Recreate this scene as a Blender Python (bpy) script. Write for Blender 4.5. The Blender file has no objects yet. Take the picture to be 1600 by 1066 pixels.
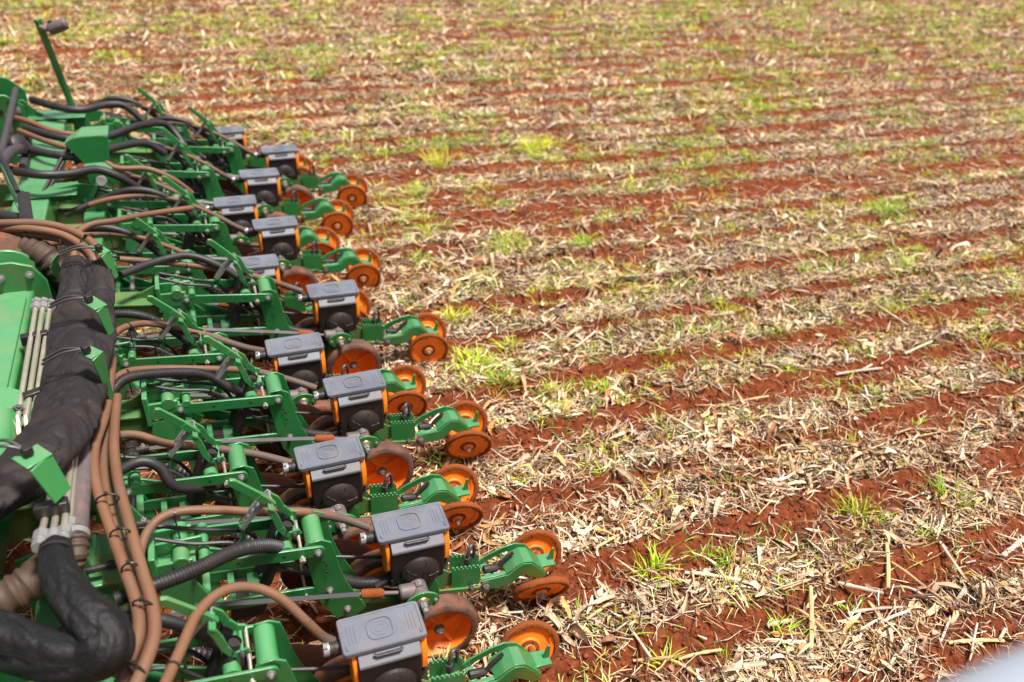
import bpy, math, random
import numpy as np
from mathutils import Matrix, Vector
sc = bpy.context.scene
# ------------------------------------------------------------ camera
cam_d = bpy.data.cameras.new("camera"); cam = bpy.data.objects.new("camera", cam_d)
sc.collection.objects.link(cam); sc.camera = cam
W = np.array([[0.933164, -0.149558, 0.326860], [-0.355943, -0.511213, 0.782282], [0.050098, -0.846341, -0.530280]])
m = Matrix.Identity(4)
for i in range(3):
    m[i][0] = W[i][0]; m[i][1] = -W[i][1]; m[i][2] = -W[i][2]
m[2][3] = 2.96
cam.matrix_world = m
cam_d.lens = 29.16; cam_d.sensor_width = 36; cam_d.clip_start = 0.05; cam_d.clip_end = 1000
cam_d.dof.use_dof = True; cam_d.dof.focus_distance = 3.45; cam_d.dof.aperture_fstop = 1.5
# ------------------------------------------------------------ world and sun
SUN_EL, SUN_AZ = 73, -35        # degrees; azimuth measured from +X towards +Y
w = bpy.data.worlds.new("World"); sc.world = w; w.use_nodes = True
nt = w.node_tree; bg = nt.nodes["Background"]
sky = nt.nodes.new("ShaderNodeTexSky"); sky.sky_type = 'NISHITA'; sky.sun_disc = False
sky.sun_elevation = math.radians(SUN_EL); sky.sun_rotation = math.radians(90 - SUN_AZ)
sky.air_density = 1.0; sky.dust_density = 4.0; sky.ozone_density = 1.0
hs = nt.nodes.new("ShaderNodeHueSaturation"); hs.inputs['Saturation'].default_value = 0.35
nt.links.new(sky.outputs[0], hs.inputs['Color']); nt.links.new(hs.outputs[0], bg.inputs[0])
bg.inputs[1].default_value = 0.065
sun_d = bpy.data.lights.new("sun", 'SUN'); sun = bpy.data.objects.new("sun", sun_d); sc.collection.objects.link(sun)
sun_d.energy = 4.2; sun_d.angle = math.radians(10); sun_d.color = (1.0, 0.965, 0.91)
sd = Vector((math.cos(math.radians(SUN_EL))*math.cos(math.radians(SUN_AZ)), math.cos(math.radians(SUN_EL))*math.sin(math.radians(SUN_AZ)), math.sin(math.radians(SUN_EL))))
sun.rotation_euler = sd.to_track_quat('Z', 'Y').to_euler()
sc.view_settings.view_transform = 'Standard'; sc.view_settings.look = 'None'
sc.view_settings.gamma = 1.0; sc.view_settings.exposure = 0.78
C = sc.collection
rnd = random.Random(7); rng = np.random.default_rng(11)

# ------------------------------------------------------------ materials
def nodes(name):
    mt = bpy.data.materials.new(name); mt.use_nodes = True
    n = mt.node_tree; return mt, n, n.nodes["Principled BSDF"]
def paint(name, col, rough=.4, dust=.3, dustcol=(.26, .10, .045), metal=0., scale=9., bump=.0, spec=.5, var=.12, thr=.5, sheen_dust=0.):
    mt, n, b = nodes(name); L = n.links
    tc = n.nodes.new("ShaderNodeTexCoord")
    oi = n.nodes.new("ShaderNodeObjectInfo")
    ad = n.nodes.new("ShaderNodeVectorMath"); ad.operation = 'MULTIPLY_ADD'
    ad.inputs[1].default_value = (1, 1, 1)
    L.new(tc.outputs['Object'], ad.inputs[0]); L.new(oi.outputs['Random'], ad.inputs[2])
    ns = n.nodes.new("ShaderNodeTexNoise"); ns.inputs['Scale'].default_value = scale; ns.inputs['Detail'].default_value = 8; ns.inputs['Roughness'].default_value = .65
    L.new(ad.outputs[0], ns.inputs['Vector'])
    cr = n.nodes.new("ShaderNodeValToRGB"); cr.color_ramp.elements[0].position = thr; cr.color_ramp.elements[1].position = min(1, thr + .22)
    cr.color_ramp.elements[0].color = (dust*.25,)*3 + (1,); cr.color_ramp.elements[1].color = (dust,)*3 + (1,)
    L.new(ns.outputs[0], cr.inputs[0])
    n2 = n.nodes.new("ShaderNodeTexNoise"); n2.inputs['Scale'].default_value = scale*.35; n2.inputs['Detail'].default_value = 3
    L.new(ad.outputs[0], n2.inputs['Vector'])
    mr = n.nodes.new("ShaderNodeMapRange"); mr.inputs['From Min'].default_value = .3; mr.inputs['From Max'].default_value = .7
    mr.inputs['To Min'].default_value = 1 - var; mr.inputs['To Max'].default_value = 1 + var
    L.new(n2.outputs[0], mr.inputs['Value'])
    sc_ = n.nodes.new("ShaderNodeVectorMath"); sc_.operation = 'SCALE'; sc_.inputs[0].default_value = col
    L.new(mr.outputs[0], sc_.inputs['Scale'])
    mx = n.nodes.new("ShaderNodeMix"); mx.data_type = 'RGBA'; mx.inputs['B'].default_value = dustcol + (1,)
    L.new(cr.outputs[0], mx.inputs['Factor']); L.new(sc_.outputs[0], mx.inputs['A'])
    if sheen_dust:      # sky sheen painted pale into up-facing faces, mixed with settled dust
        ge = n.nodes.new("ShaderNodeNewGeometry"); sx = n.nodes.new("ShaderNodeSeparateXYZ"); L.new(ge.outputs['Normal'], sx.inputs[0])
        ma = n.nodes.new("ShaderNodeMapRange"); ma.inputs['From Min'].default_value = .55; ma.inputs['From Max'].default_value = 1.; ma.inputs['To Max'].default_value = sheen_dust
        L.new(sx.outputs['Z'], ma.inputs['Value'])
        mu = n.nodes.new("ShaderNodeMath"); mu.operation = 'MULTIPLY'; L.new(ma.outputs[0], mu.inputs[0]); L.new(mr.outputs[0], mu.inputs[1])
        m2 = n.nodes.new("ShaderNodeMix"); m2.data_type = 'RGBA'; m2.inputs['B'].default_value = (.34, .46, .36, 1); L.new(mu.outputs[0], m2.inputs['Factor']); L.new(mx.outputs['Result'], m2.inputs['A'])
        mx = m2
    L.new(mx.outputs['Result'], b.inputs['Base Color'])
    rr = n.nodes.new("ShaderNodeMapRange"); rr.inputs['To Min'].default_value = rough; rr.inputs['To Max'].default_value = min(1, rough + .75)
    L.new(cr.outputs[0], rr.inputs['Value']); L.new(rr.outputs[0], b.inputs['Roughness'])
    b.inputs['Metallic'].default_value = metal; b.inputs['Coat Weight'].default_value = .35 if name.startswith('green_paint') and dust < .5 else 0; b.inputs['Coat Roughness'].default_value = .22; b.inputs['Specular IOR Level'].default_value = spec
    if bump:
        n3 = n.nodes.new("ShaderNodeTexNoise"); n3.inputs['Scale'].default_value = scale*9; n3.inputs['Detail'].default_value = 6
        L.new(ad.outputs[0], n3.inputs['Vector'])
        bp = n.nodes.new("ShaderNodeBump"); bp.inputs['Strength'].default_value = bump; bp.inputs['Distance'].default_value = .006
        L.new(n3.outputs[0], bp.inputs['Height']); L.new(bp.outputs[0], b.inputs['Normal'])
    return mt
M = dict(
    green=paint("green_paint", (.006, .180, .043), .25, .35, dustcol=(.17, .10, .045), scale=11, bump=.05, thr=.53, sheen_dust=.15),
    greenl=paint("green_paint_frame", (.009, .215, .055), .25, .45, dustcol=(.24, .13, .06), scale=10, bump=.05, thr=.51, sheen_dust=.15),
    dirtygreen=paint("green_paint_soiled", (.016, .19, .04), .5, .85, dustcol=(.26, .085, .04), scale=16, bump=.4, thr=.52),
    orange=paint("orange_paint", (1.0, .22, .005), .45, .5, dustcol=(.50, .13, .03), scale=22, bump=.06, thr=.54),
    orangeplastic=paint("orange_plastic", (.95, .24, .008), .4, .25, dustcol=(.3, .12, .05), scale=20),
    caked=paint("caked_soil", (.27, .072, .022), .95, .5, dustcol=(.13, .04, .016), scale=26, bump=.9, spec=.1),
    tyre=paint("dusty_rubber", (.05, .038, .034), .6, .75, dustcol=(.25, .085, .042), scale=12, bump=.3, spec=.3, thr=.45),
    rust=paint("rusty_disc", (.065, .024, .014), .8, .5, dustcol=(.15, .05, .028), scale=14, bump=.4, spec=.2),
    lid=paint("grey_blue_plastic", (.115, .13, .165), .40, .38, dustcol=(.23, .17, .13), scale=13, bump=.1, thr=.5, var=.2),
    panel=paint("light_grey_plastic", (.15, .165, .195), .5, .6, dustcol=(.26, .19, .145), scale=12, bump=.1),
    black=paint("black_plastic", (.007, .007, .008), .5, .42, dustcol=(.10, .045, .025), scale=12, bump=.2, thr=.52),
    rubber=paint("black_rubber", (.012, .0125, .0145), .46, .35, dustcol=(.085, .048, .032), scale=10, bump=.1),
    brownhose=paint("tan_rubber", (.165, .072, .034), .5, .6, dustcol=(.12, .075, .055), scale=9, bump=.12, var=.2),
    brownduct=paint("brown_duct", (.045, .026, .017), .6, .5, dustcol=(.10, .048, .026), scale=10, bump=.2),
    fabric=paint("black_canvas", (.007, .0068, .008), .62, .55, dustcol=(.05, .026, .019), scale=6, bump=.8, spec=.4, thr=.50),
    fabricclean=paint("clean_black_canvas", (.0045, .0045, .005), .6, .2, dustcol=(.03, .022, .018), scale=7, bump=.8, spec=.35, thr=.55),
    steel=paint("steel", (.34, .34, .34), .35, .4, dustcol=(.3, .2, .13), metal=.5, scale=20),
    hoseend=paint("dusty_hose_end", (.085, .055, .045), .6, .5, dustcol=(.16, .09, .06), scale=14, bump=.1),
    chrome=paint("zinc_tube", (.62, .58, .47), .28, .5, dustcol=(.36, .22, .11), metal=.75, scale=16),
    dsteel=paint("dark_steel", (.07, .07, .08), .45, .45, dustcol=(.13, .07, .045), metal=.5, scale=18),
    greysteel=paint("grey_cast", (.10, .095, .10), .5, .6, dustcol=(.28, .13, .09), metal=.2, scale=16, bump=.2),
    gold=paint("brass_washer", (.55, .36, .12), .35, .3, metal=.8),
    tie=paint("cable_tie", (.012, .012, .013), .4, .1),
    yellow=paint("yellow_tag", (.75, .5, .02), .5, .2),
    pale=paint("pale_fabric", (.36, .40, .47), .9, .1, dustcol=(.4, .42, .45), scale=3),
)

# ------------------------------------------------------------ mesh building
class G:
    def __init__(s): s.v = []; s.f = []; s.mk = []
    def slot(s, m): s.mk.append((len(s.f), m)); return s
    def add(s, vs, fs):
        o = len(s.v); s.v += [tuple(p) for p in vs]; s.f += [tuple(i + o for i in f) for f in fs]; return s
    def box(s, c, d, rot=(0, 0, 0)):
        r = Matrix.Rotation(rot[2], 3, 'Z') @ Matrix.Rotation(rot[1], 3, 'Y') @ Matrix.Rotation(rot[0], 3, 'X')
        vs = [Vector(c) + r @ Vector((x*d[0]/2, y*d[1]/2, z*d[2]/2)) for x in (-1, 1) for y in (-1, 1) for z in (-1, 1)]
        return s.add(vs, [(0, 1, 3, 2), (4, 6, 7, 5), (0, 4, 5, 1), (2, 3, 7, 6), (0, 2, 6, 4), (1, 5, 7, 3)])
    def prism(s, poly, y0, y1, ax='xz'):   # poly in the xz plane, extruded along y
        n = len(poly)
        f = (lambda a, b, t: (a, t, b)) if ax == 'xz' else ((lambda a, b, t: (a, b, t)) if ax == 'xy' else (lambda a, b, t: (t, a, b)))
        vs = [f(a, b, y0) for a, b in poly] + [f(a, b, y1) for a, b in poly]
        fs = [tuple(range(n)), tuple(range(2*n - 1, n - 1, -1))] + [(i + n, (i + 1) % n + n, (i + 1) % n, i) for i in range(n)]
        return s.add(vs, fs)
    def strip(s, pts, wd, y0, y1):         # a bar of width wd following pts in the xz plane
        up, dn = [], []
        for i, p in enumerate(pts):
            a = pts[max(0, i-1)]; b = pts[min(len(pts)-1, i+1)]
            d = Vector((b[0]-a[0], b[1]-a[1])).normalized(); ww = wd[i] if isinstance(wd, (list, tuple)) else wd
            up.append((p[0]-d.y*ww/2, p[1]+d.x*ww/2)); dn.append((p[0]+d.y*ww/2, p[1]-d.x*ww/2))
        for i in range(len(pts)-1):
            s.prism([dn[i], dn[i+1], up[i+1], up[i]], y0, y1)
        return s
    def tube(s, pts, r, seg=10, smooth=0, ridge=0., pitch=.012, cap=True, flat=1.):
        P_ = [Vector(p) for p in pts]
        rr = list(r) if isinstance(r, (list, tuple)) else [r]*len(P_)
        if smooth:
            Q, RR = [], []
            for i in range(len(P_)-1):
                a, b, c, d = P_[max(0, i-1)], P_[i], P_[i+1], P_[min(len(P_)-1, i+2)]
                for k in range(smooth):
                    t = k/smooth
                    Q.append(.5*((2*b)+(c-a)*t+(2*a-5*b+4*c-d)*t*t+(3*b-a-3*c+d)*t**3)); RR.append(rr[i]*(1-t)+rr[i+1]*t)
            Q.append(P_[-1]); RR.append(rr[-1]); P_, rr = Q, RR
        if ridge:
            Q, RR = [], []; ln = 0; k = 0
            tot = sum((P_[i+1]-P_[i]).length for i in range(len(P_)-1)); N = max(4, int(tot/pitch*4)); cum = [0]
            for i in range(len(P_)-1): cum.append(cum[-1] + (P_[i+1]-P_[i]).length)
            j = 0
            for i in range(N+1):
                t = tot*i/N
                while j < len(P_)-2 and cum[j+1] < t: j += 1
                u = (t-cum[j])/max(1e-9, cum[j+1]-cum[j])
                Q.append(P_[j].lerp(P_[j+1], u)); RR.append((rr[j]*(1-u)+rr[j+1]*u)*(1+(ridge if i % 4 in (0, 1) else -ridge)))
            P_, rr = Q, RR
        n = len(P_); nrm = None; vs = []
        for i in range(n):
            t = (P_[min(n-1, i+1)]-P_[max(0, i-1)])
            t = t.normalized() if t.length > 1e-9 else Vector((1, 0, 0))
            if nrm is None:
                nrm = Vector((0, 0, 1)) if abs(t.z) < .9 else Vector((1, 0, 0))
            nrm = (nrm - t*nrm.dot(t)).normalized(); bi = t.cross(nrm)
            for k in range(seg):
                a = 2*math.pi*k/seg
                vs.append(P_[i] + (nrm*math.cos(a)*flat + bi*math.sin(a))*rr[i])
        fs = [(i*seg+k, i*seg+(k+1) % seg, (i+1)*seg+(k+1) % seg, (i+1)*seg+k) for i in range(n-1) for k in range(seg)]
        if cap: fs += [tuple(range(seg-1, -1, -1)), tuple((n-1)*seg+k for k in range(seg))]
        return s.add(vs, fs)
    def cyl(s, a, b, r, seg=16): return s.tube([a, b], r, seg)
    def lathe(s, prof, c, ax, seg=36, wob=0., seed=0):   # prof: (radius, offset along ax)
        a = Vector(ax).normalized(); u = a.orthogonal().normalized(); v = a.cross(u); c = Vector(c); rr = random.Random(seed)
        vs = []
        for r, t in prof:
            for k in range(seg):
                an = 2*math.pi*k/seg; q = r*(1 + (rr.uniform(-wob, wob) if wob else 0))
                vs.append(c + a*t + (u*math.cos(an)+v*math.sin(an))*q)
        n = len(prof)
        fs = [(i*seg+k, i*seg+(k+1) % seg, (i+1)*seg+(k+1) % seg, (i+1)*seg+k) for i in range(n-1) for k in range(seg)]
        if prof[0][0] > 0: fs.append(tuple(range(seg-1, -1, -1)))
        if prof[-1][0] > 0: fs.append(tuple((n-1)*seg+k for k in range(seg)))
        return s.add(vs, fs)
    def ring(s, prof, c, ax, seg=36, wob=0., seed=0):    # closed profile: a hollow ring
        n0 = len(s.v); s.lathe(list(prof)+[prof[0]], c, ax, seg, wob, seed); s.f = s.f[:-2]; return s
    def build(s, name, mat, parent=None, bevel=0., ang=32, label=None):
        me = bpy.data.meshes.new(name); me.from_pydata(s.v, [], s.f); me.update()
        import bmesh
        bm = bmesh.new(); bm.from_mesh(me); bmesh.ops.recalc_face_normals(bm, faces=bm.faces); bm.to_mesh(me); bm.free()
        me.polygons.foreach_set('use_smooth', [True]*len(me.polygons)); me.set_sharp_from_angle(angle=math.radians(ang))
        o = bpy.data.objects.new(name, me); C.objects.link(o); me.materials.append(M[mat] if isinstance(mat, str) else mat)
        if parent: o.parent = parent
        for k, (f0, m_) in enumerate(s.mk):
            me.materials.append(M[m_]); f1 = s.mk[k+1][0] if k+1 < len(s.mk) else len(s.f)
            for q in range(f0, f1): me.polygons[q].material_index = k+1
        if bevel:
            b = o.modifiers.new("bevel", 'BEVEL'); b.width = bevel; b.segments = 2; b.limit_method = 'ANGLE'; b.angle_limit = math.radians(40)
        if label: o['label'] = label
        return o
def thing(name, label, cat, loc=(0, 0, 0), group=None):
    o = bpy.data.objects.new(name, None); C.objects.link(o); o.empty_display_size = .1; o.location = loc
    o['label'] = label; o['category'] = cat
    if group: o['group'] = group
    return o
def tag(o, label, cat, group=None):
    o['label'] = label; o['category'] = cat
    if group: o['group'] = group
    return o
def copy_tree(o, parent=None):
    c = o.copy(); C.objects.link(c); c.parent = parent
    for ch in list(o.children): copy_tree(ch, c)
    return c

# ------------------------------------------------------------ where the row units stand
UX = [.371, .592, .371, .589, .361, .649, .255, .461, .240, .455, .691, .319]
UY = [1.899, 2.382, 2.889, 3.376, 3.825, 4.366, 4.837, 5.389, 5.846, 6.340, 6.886, 7.424]
# ------------------------------------------------------------ the field
_T = np.random.default_rng(3).random((256, 256))
def vn(x, y):
    xi = np.floor(x).astype(int); yi = np.floor(y).astype(int); fx = x-xi; fy = y-yi
    fx = fx*fx*(3-2*fx); fy = fy*fy*(3-2*fy)
    g = lambda a, b: _T[a & 255, b & 255]
    return (g(xi, yi)*(1-fx)+g(xi+1, yi)*fx)*(1-fy)+(g(xi, yi+1)*(1-fx)+g(xi+1, yi+1)*fx)*fy
def fbm(x, y, o=4):
    s = 0; a = .5; t = 0
    for k in range(o): s = s+a*vn(x+17.3*k, y+5.1*k); t += a; x = x*2.03; y = y*2.03; a *= .5
    return s/t
ROWS = [-.60, -.10, .40, .90, 1.38] + [y-.04 for y in UY] + [7.90+.5*i for i in range(44)]
def bare(x, y):
    """how much open red soil there is, 0..1"""
    x = np.asarray(x, float); y = np.asarray(y, float)
    wob = (fbm(x*1.1+3, y*.7, 3)-.5)*.16
    out = np.zeros_like(x)
    for k, yk in enumerate(ROWS):
        i = k-5
        x0 = (UX[i]+.45) if 0 <= i < 12 else -50
        on = np.clip((x-x0)/.25, 0, 1)
        st = 1.7 if i < 12 else max(.6, 1.4-.035*(k-17))
        wd = .045 + .125*vn(x*.9+k*9.1, y*0+k*3.7)
        if i == 9: wd = wd*.5+.15; st = 1.8
        if i == 10: wd = wd*1.2
        if i in (6, 7, 8): st = .95
        pt = np.clip((fbm(x*1.3+k*13.7, y*3+k, 3)-.25)*5.5, 0.38, 1)
        out = np.maximum(out, on*st*pt*np.exp(-((y-yk+wob*.5)/wd)**2/1.2))
    und = np.clip(1-(x-.75)/.4, 0, 1)*np.clip((8.0-y)/.5, 0, 1)
    out = np.maximum(out, und*np.clip((fbm(x*4, y*4, 3)-.22)*4, .15, .92))
    pat = np.clip((fbm(x*1.6+40, y*2.6+7, 4)-.60)*6, 0, .7)
    return np.clip(np.maximum(out, pat), 0, 1)
def hgt(x, y, b=None):
    x = np.asarray(x, float); y = np.asarray(y, float)
    if b is None: b = bare(x, y)
    h = (fbm(x*.8, y*.8, 3)-.5)*.05 + (fbm(x*5, y*5, 3)-.5)*.035*(1-b*.3)
    h += .012*(1-b) + (fbm(x*16, y*16, 3)-.5)*(.012+.028*b) + (fbm(x*45, y*45, 2)-.5)*.012
    for k, yk in enumerate(ROWS):
        i = k-5; x0 = (UX[i]+.45) if 0 <= i < 12 else -50
        d = y-yk; on = np.clip((x-x0)/.25, 0, 1)
        h += on*(-.032*np.exp(-(d/.04)**2) + .024*np.exp(-((np.abs(d)-.095)/.04)**2))
    far = np.clip((np.hypot(x-3, y-5)-40)/80, 0, 1)
    return h*(1-far)
def np_mesh(name, V, F, col=None, mat=None, smooth=True):
    me = bpy.data.meshes.new(name); n = F.shape[1]
    me.vertices.add(len(V)); me.vertices.foreach_set('co', V.astype(np.float32).ravel())
    me.loops.add(F.size); me.loops.foreach_set('vertex_index', F.astype(np.int32).ravel())
    me.polygons.add(len(F)); me.polygons.foreach_set('loop_start', np.arange(0, F.size, n, dtype=np.int32))
    me.update(calc_edges=True)
    if smooth: me.polygons.foreach_set('use_smooth', np.ones(len(F), bool))
    if col is not None:
        a = me.color_attributes.new("Col", 'FLOAT_COLOR', 'POINT')
        a.data.foreach_set('color', np.concatenate([col, np.ones((len(col), 1))], 1).astype(np.float32).ravel())
    me.validate()
    o = bpy.data.objects.new(name, me); C.objects.link(o)
    if mat: me.materials.append(mat)
    return o
def grid_axis(segs):
    a = [segs[0][0]]
    for x0, x1, s0, s1 in segs:
        x = x0
        while x < x1 - 1e-6:
            x = min(x1, x + s0+(s1-s0)*(x-x0)/(x1-x0)); a.append(x)
    return np.array(a)
gx = np.concatenate([[-400, -150, -60, -25, -12, -6], grid_axis([(-3, 4, .016, .016), (4, 20, .018, .06)]), [24, 32, 50, 90, 200, 400]])
gy = np.concatenate([[-400, -120, -40, -12, -4, -1], grid_axis([(.3, 5, .013, .013), (5, 20, .013, .05)]), [24, 32, 50, 90, 200, 400]])
X, Y = np.meshgrid(gx, gy); B = bare(X, Y); H = hgt(X, Y, B)
nx, ny = len(gx), len(gy); idx = np.arange(nx*ny).reshape(ny, nx)
F = np.stack([idx[:-1, :-1], idx[:-1, 1:], idx[1:, 1:], idx[1:, :-1]], -1).reshape(-1, 4)
V = np.stack([X, Y, H], -1).reshape(-1, 3)
gm, n, b = nodes("field_soil"); LK = n.links
at = n.nodes.new("ShaderNodeAttribute"); at.attribute_name = "Col"
geo = n.nodes.new("ShaderNodeTexCoord")
def noise(scale, det=6, rough=.6, vec=None):
    q = n.nodes.new("ShaderNodeTexNoise"); q.inputs['Scale'].default_value = scale; q.inputs['Detail'].default_value = det; q.inputs['Roughness'].default_value = rough
    LK.new(vec or geo.outputs['Object'], q.inputs['Vector']); return q.outputs[0]
def ramp(src, els):
    q = n.nodes.new("ShaderNodeValToRGB"); e = q.color_ramp.elements
    e[0].position, e[0].color = els[0][0], els[0][1]+(1,); e[1].position, e[1].color = els[-1][0], els[-1][1]+(1,)
    for p_, c_ in els[1:-1]:
        z = e.new(p_); z.color = c_+(1,)
    LK.new(src, q.inputs[0]); return q.outputs[0]
soil = ramp(noise(22, 9, .7), [(.25, (.052, .012, .004)), (.5, (.168, .040, .013)), (.72, (.31, .085, .032))])
mp = n.nodes.new("ShaderNodeMapping"); mp.inputs['Scale'].default_value = (1, 2.2, 1); LK.new(geo.outputs['Object'], mp.inputs[0])
mul = ramp(noise(38, 7, .75, mp.outputs[0]), [(.30, (.028, .009, .005)), (.46, (.095, .034, .016)), (.58, (.22, .115, .06)), (.70, (.48, .34, .21))])
mx = n.nodes.new("ShaderNodeMix"); mx.data_type = 'RGBA'
sp = n.nodes.new("ShaderNodeSeparateColor"); LK.new(at.outputs['Color'], sp.inputs[0])
mm = n.nodes.new("ShaderNodeMath"); mm.operation = 'ADD'; LK.new(sp.outputs[0], mm.inputs[0])
ms = n.nodes.new("ShaderNodeMath"); ms.operation = 'MULTIPLY_ADD'; LK.new(noise(30, 4), ms.inputs[0]); ms.inputs[1].default_value = 1.6; ms.inputs[2].default_value = -.62
LK.new(ms.outputs[0], mm.inputs[1]); mm.use_clamp = True
LK.new(mm.outputs[0], mx.inputs['Factor']); LK.new(mul, mx.inputs['A']); LK.new(soil, mx.inputs['B'])
LK.new(mx.outputs['Result'], b.inputs['Base Color']); b.inputs['Roughness'].default_value = .95; b.inputs['Specular IOR Level'].default_value = .15
bp = n.nodes.new("ShaderNodeBump"); bp.inputs['Strength'].default_value = .9; bp.inputs['Distance'].default_value = .012
LK.new(noise(60, 8, .75), bp.inputs['Height']); LK.new(bp.outputs[0], b.inputs['Normal'])
ground = np_mesh("ground", V, F, np.repeat(B.reshape(-1, 1), 3, 1), gm); ground['kind'] = 'structure'

def vcol_mat(name, rough=.85, transl=0., nscale=60):
    mt, n, b = nodes(name); at = n.nodes.new("ShaderNodeAttribute"); at.attribute_name = "Col"
    tc = n.nodes.new("ShaderNodeTexCoord"); ns = n.nodes.new("ShaderNodeTexNoise"); ns.inputs['Scale'].default_value = nscale; ns.inputs['Detail'].default_value = 5
    n.links.new(tc.outputs['Object'], ns.inputs['Vector'])
    mr = n.nodes.new("ShaderNodeMapRange"); mr.inputs['From Min'].default_value = .3; mr.inputs['From Max'].default_value = .7; mr.inputs['To Min'].default_value = .62; mr.inputs['To Max'].default_value = 1.25
    n.links.new(ns.outputs[0], mr.inputs['Value'])
    s = n.nodes.new("ShaderNodeVectorMath"); s.operation = 'SCALE'; n.links.new(at.outputs['Color'], s.inputs[0]); n.links.new(mr.outputs[0], s.inputs['Scale'])
    n.links.new(s.outputs[0], b.inputs['Base Color']); b.inputs['Roughness'].default_value = rough; b.inputs['Specular IOR Level'].default_value = .3
    if transl:
        b.inputs['Subsurface Weight'].default_value = 0
        tr = n.nodes.new("ShaderNodeBsdfTranslucent"); ms = n.nodes.new("ShaderNodeMixShader"); ms.inputs[0].default_value = transl
        n.links.new(s.outputs[0], tr.inputs[0]); n.links.new(b.outputs[0], ms.inputs[1]); n.links.new(tr.outputs[0], ms.inputs[2])
        n.links.new(ms.outputs[0], n.nodes["Material Output"].inputs[0])
    return mt
MS = vcol_mat("dry_residue", .8); MG = vcol_mat("grass_blades", .55, .3, 25)

def view_pts(nn, y0, y1, power=1.):
    """random ground points in the wedge of field around the photographed area"""
    y = y0+(y1-y0)*rng.random(nn)**power
    lo = -1.5 - .12*(y-1) ; hi = 2.0+1.12*y
    x = lo+(hi-lo)*rng.random(nn)
    return x, y
PAL = np.array([(.74, .59, .38), (.66, .52, .33), (.54, .42, .30), (.42, .33, .23), (.22, .13, .075), (.86, .75, .56), (.60, .39, .15), (.32, .13, .06), (.60, .52, .42), (.11, .055, .03), (.46, .25, .12)])
PAL = PAL*np.array([1.02, .965, .93])
PW = np.array([.11, .13, .14, .14, .12, .07, .07, .08, .07, .06, .03]); PW = PW/PW.sum()
def rotm(yaw, pit, rol):
    cy_, sy = np.cos(yaw), np.sin(yaw); cp, sp_ = np.cos(pit), np.sin(pit); cr_, sr = np.cos(rol), np.sin(rol); z = np.zeros_like(yaw)
    ex = np.stack([cy_*cp, sy*cp, sp_], -1)
    ey0 = np.stack([-sy, cy_, z], -1); ez0 = np.cross(ex, ey0)
    ey = ey0*cr_[:, None]+ez0*sr[:, None]; ez = np.cross(ex, ey); return ex, ey, ez
def strips(x, y, z, yaw, pit, rol, Ln, Wd, curl, fold, col, seg=3, taper=None):
    n_ = len(x); ex, ey, ez = rotm(yaw, pit, rol); c = np.stack([x, y, z], -1); vs = []; cols = []
    for k in range(seg+1):
        u = k/seg-.5; wk = Wd*(1-abs(2*u)**2*.75) if taper is None else Wd*taper[k]
        mid = c+ex*(Ln*u)[:, None]+ez*(curl*Ln*(u*u*4-.5)*.5)[:, None] + ey*(fold*Ln*(u*u)*.8)[:, None]
        vs += [mid-ey*wk[:, None]/2+ez*(wk*.3)[:, None], mid, mid+ey*wk[:, None]/2+ez*(wk*.3)[:, None]]
    V = np.stack(vs, 1); m_ = 3*(seg+1); base = np.arange(n_)[:, None]*m_
    q = []
    for k in range(seg):
        for j in (0, 1): q.append([3*k+j, 3*k+j+1, 3*k+3+j+1, 3*k+3+j])
    F = (base[:, None, :]+np.array(q)[None]).reshape(-1, 4)
    return V.reshape(-1, 3), F, np.repeat(col, m_, 0)
def stalks(x, y, z, yaw, pit, Ln, R_, bend, col, S=6, rings=3):
    n_ = len(x); ex, ey, ez = rotm(yaw, pit, np.zeros_like(yaw)); c = np.stack([x, y, z], -1); vs = []
    for k in range(rings):
        u = k/(rings-1)-.5; ctr = c+ex*(Ln*u)[:, None]+ey*(bend*Ln*(u*u*4-.5)*.5)[:, None]
        for j in range(S):
            a = 2*math.pi*j/S; vs.append(ctr+(ey*math.cos(a)+ez*math.sin(a)*.75)*R_[:, None])
    for u in (-.5, .5): vs.append(c+ex*(Ln*u)[:, None]+ey*(bend*Ln*.5*.5)[:, None])
    V = np.stack(vs, 1); m_ = S*rings+2; q = []
    for k in range(rings-1):
        for j in range(S): q.append([k*S+j, k*S+(j+1) % S, (k+1)*S+(j+1) % S, (k+1)*S+j])
    for j in range(0, S, 2):
        q.append([m_-2, (j+2) % S, (j+1) % S, j]); q.append([m_-1, (rings-1)*S+j, (rings-1)*S+(j+1) % S, (rings-1)*S+(j+2) % S])
    F = (np.arange(n_)[:, None, None]*m_+np.array(q)[None]).reshape(-1, 4)
    return V.reshape(-1, 3), F, np.repeat(col, m_, 0)
def join(parts):
    o = 0; Vs, Fs, Cs = [], [], []
    for V, F, c in parts: Vs.append(V); Fs.append(F+o); Cs.append(c); o += len(V)
    return np.concatenate(Vs), np.concatenate(Fs), np.concatenate(Cs)
def keep(x, y, a=.985, pw=1.):
    b = bare(x, y); cl = fbm(x*3+9, y*3, 3)
    return rng.random(len(x)) < (1-a*np.clip(b*1.3, 0, 1))*np.clip((cl-.14)*2.9, .38, 1)
U = rng.uniform
parts = []
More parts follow.
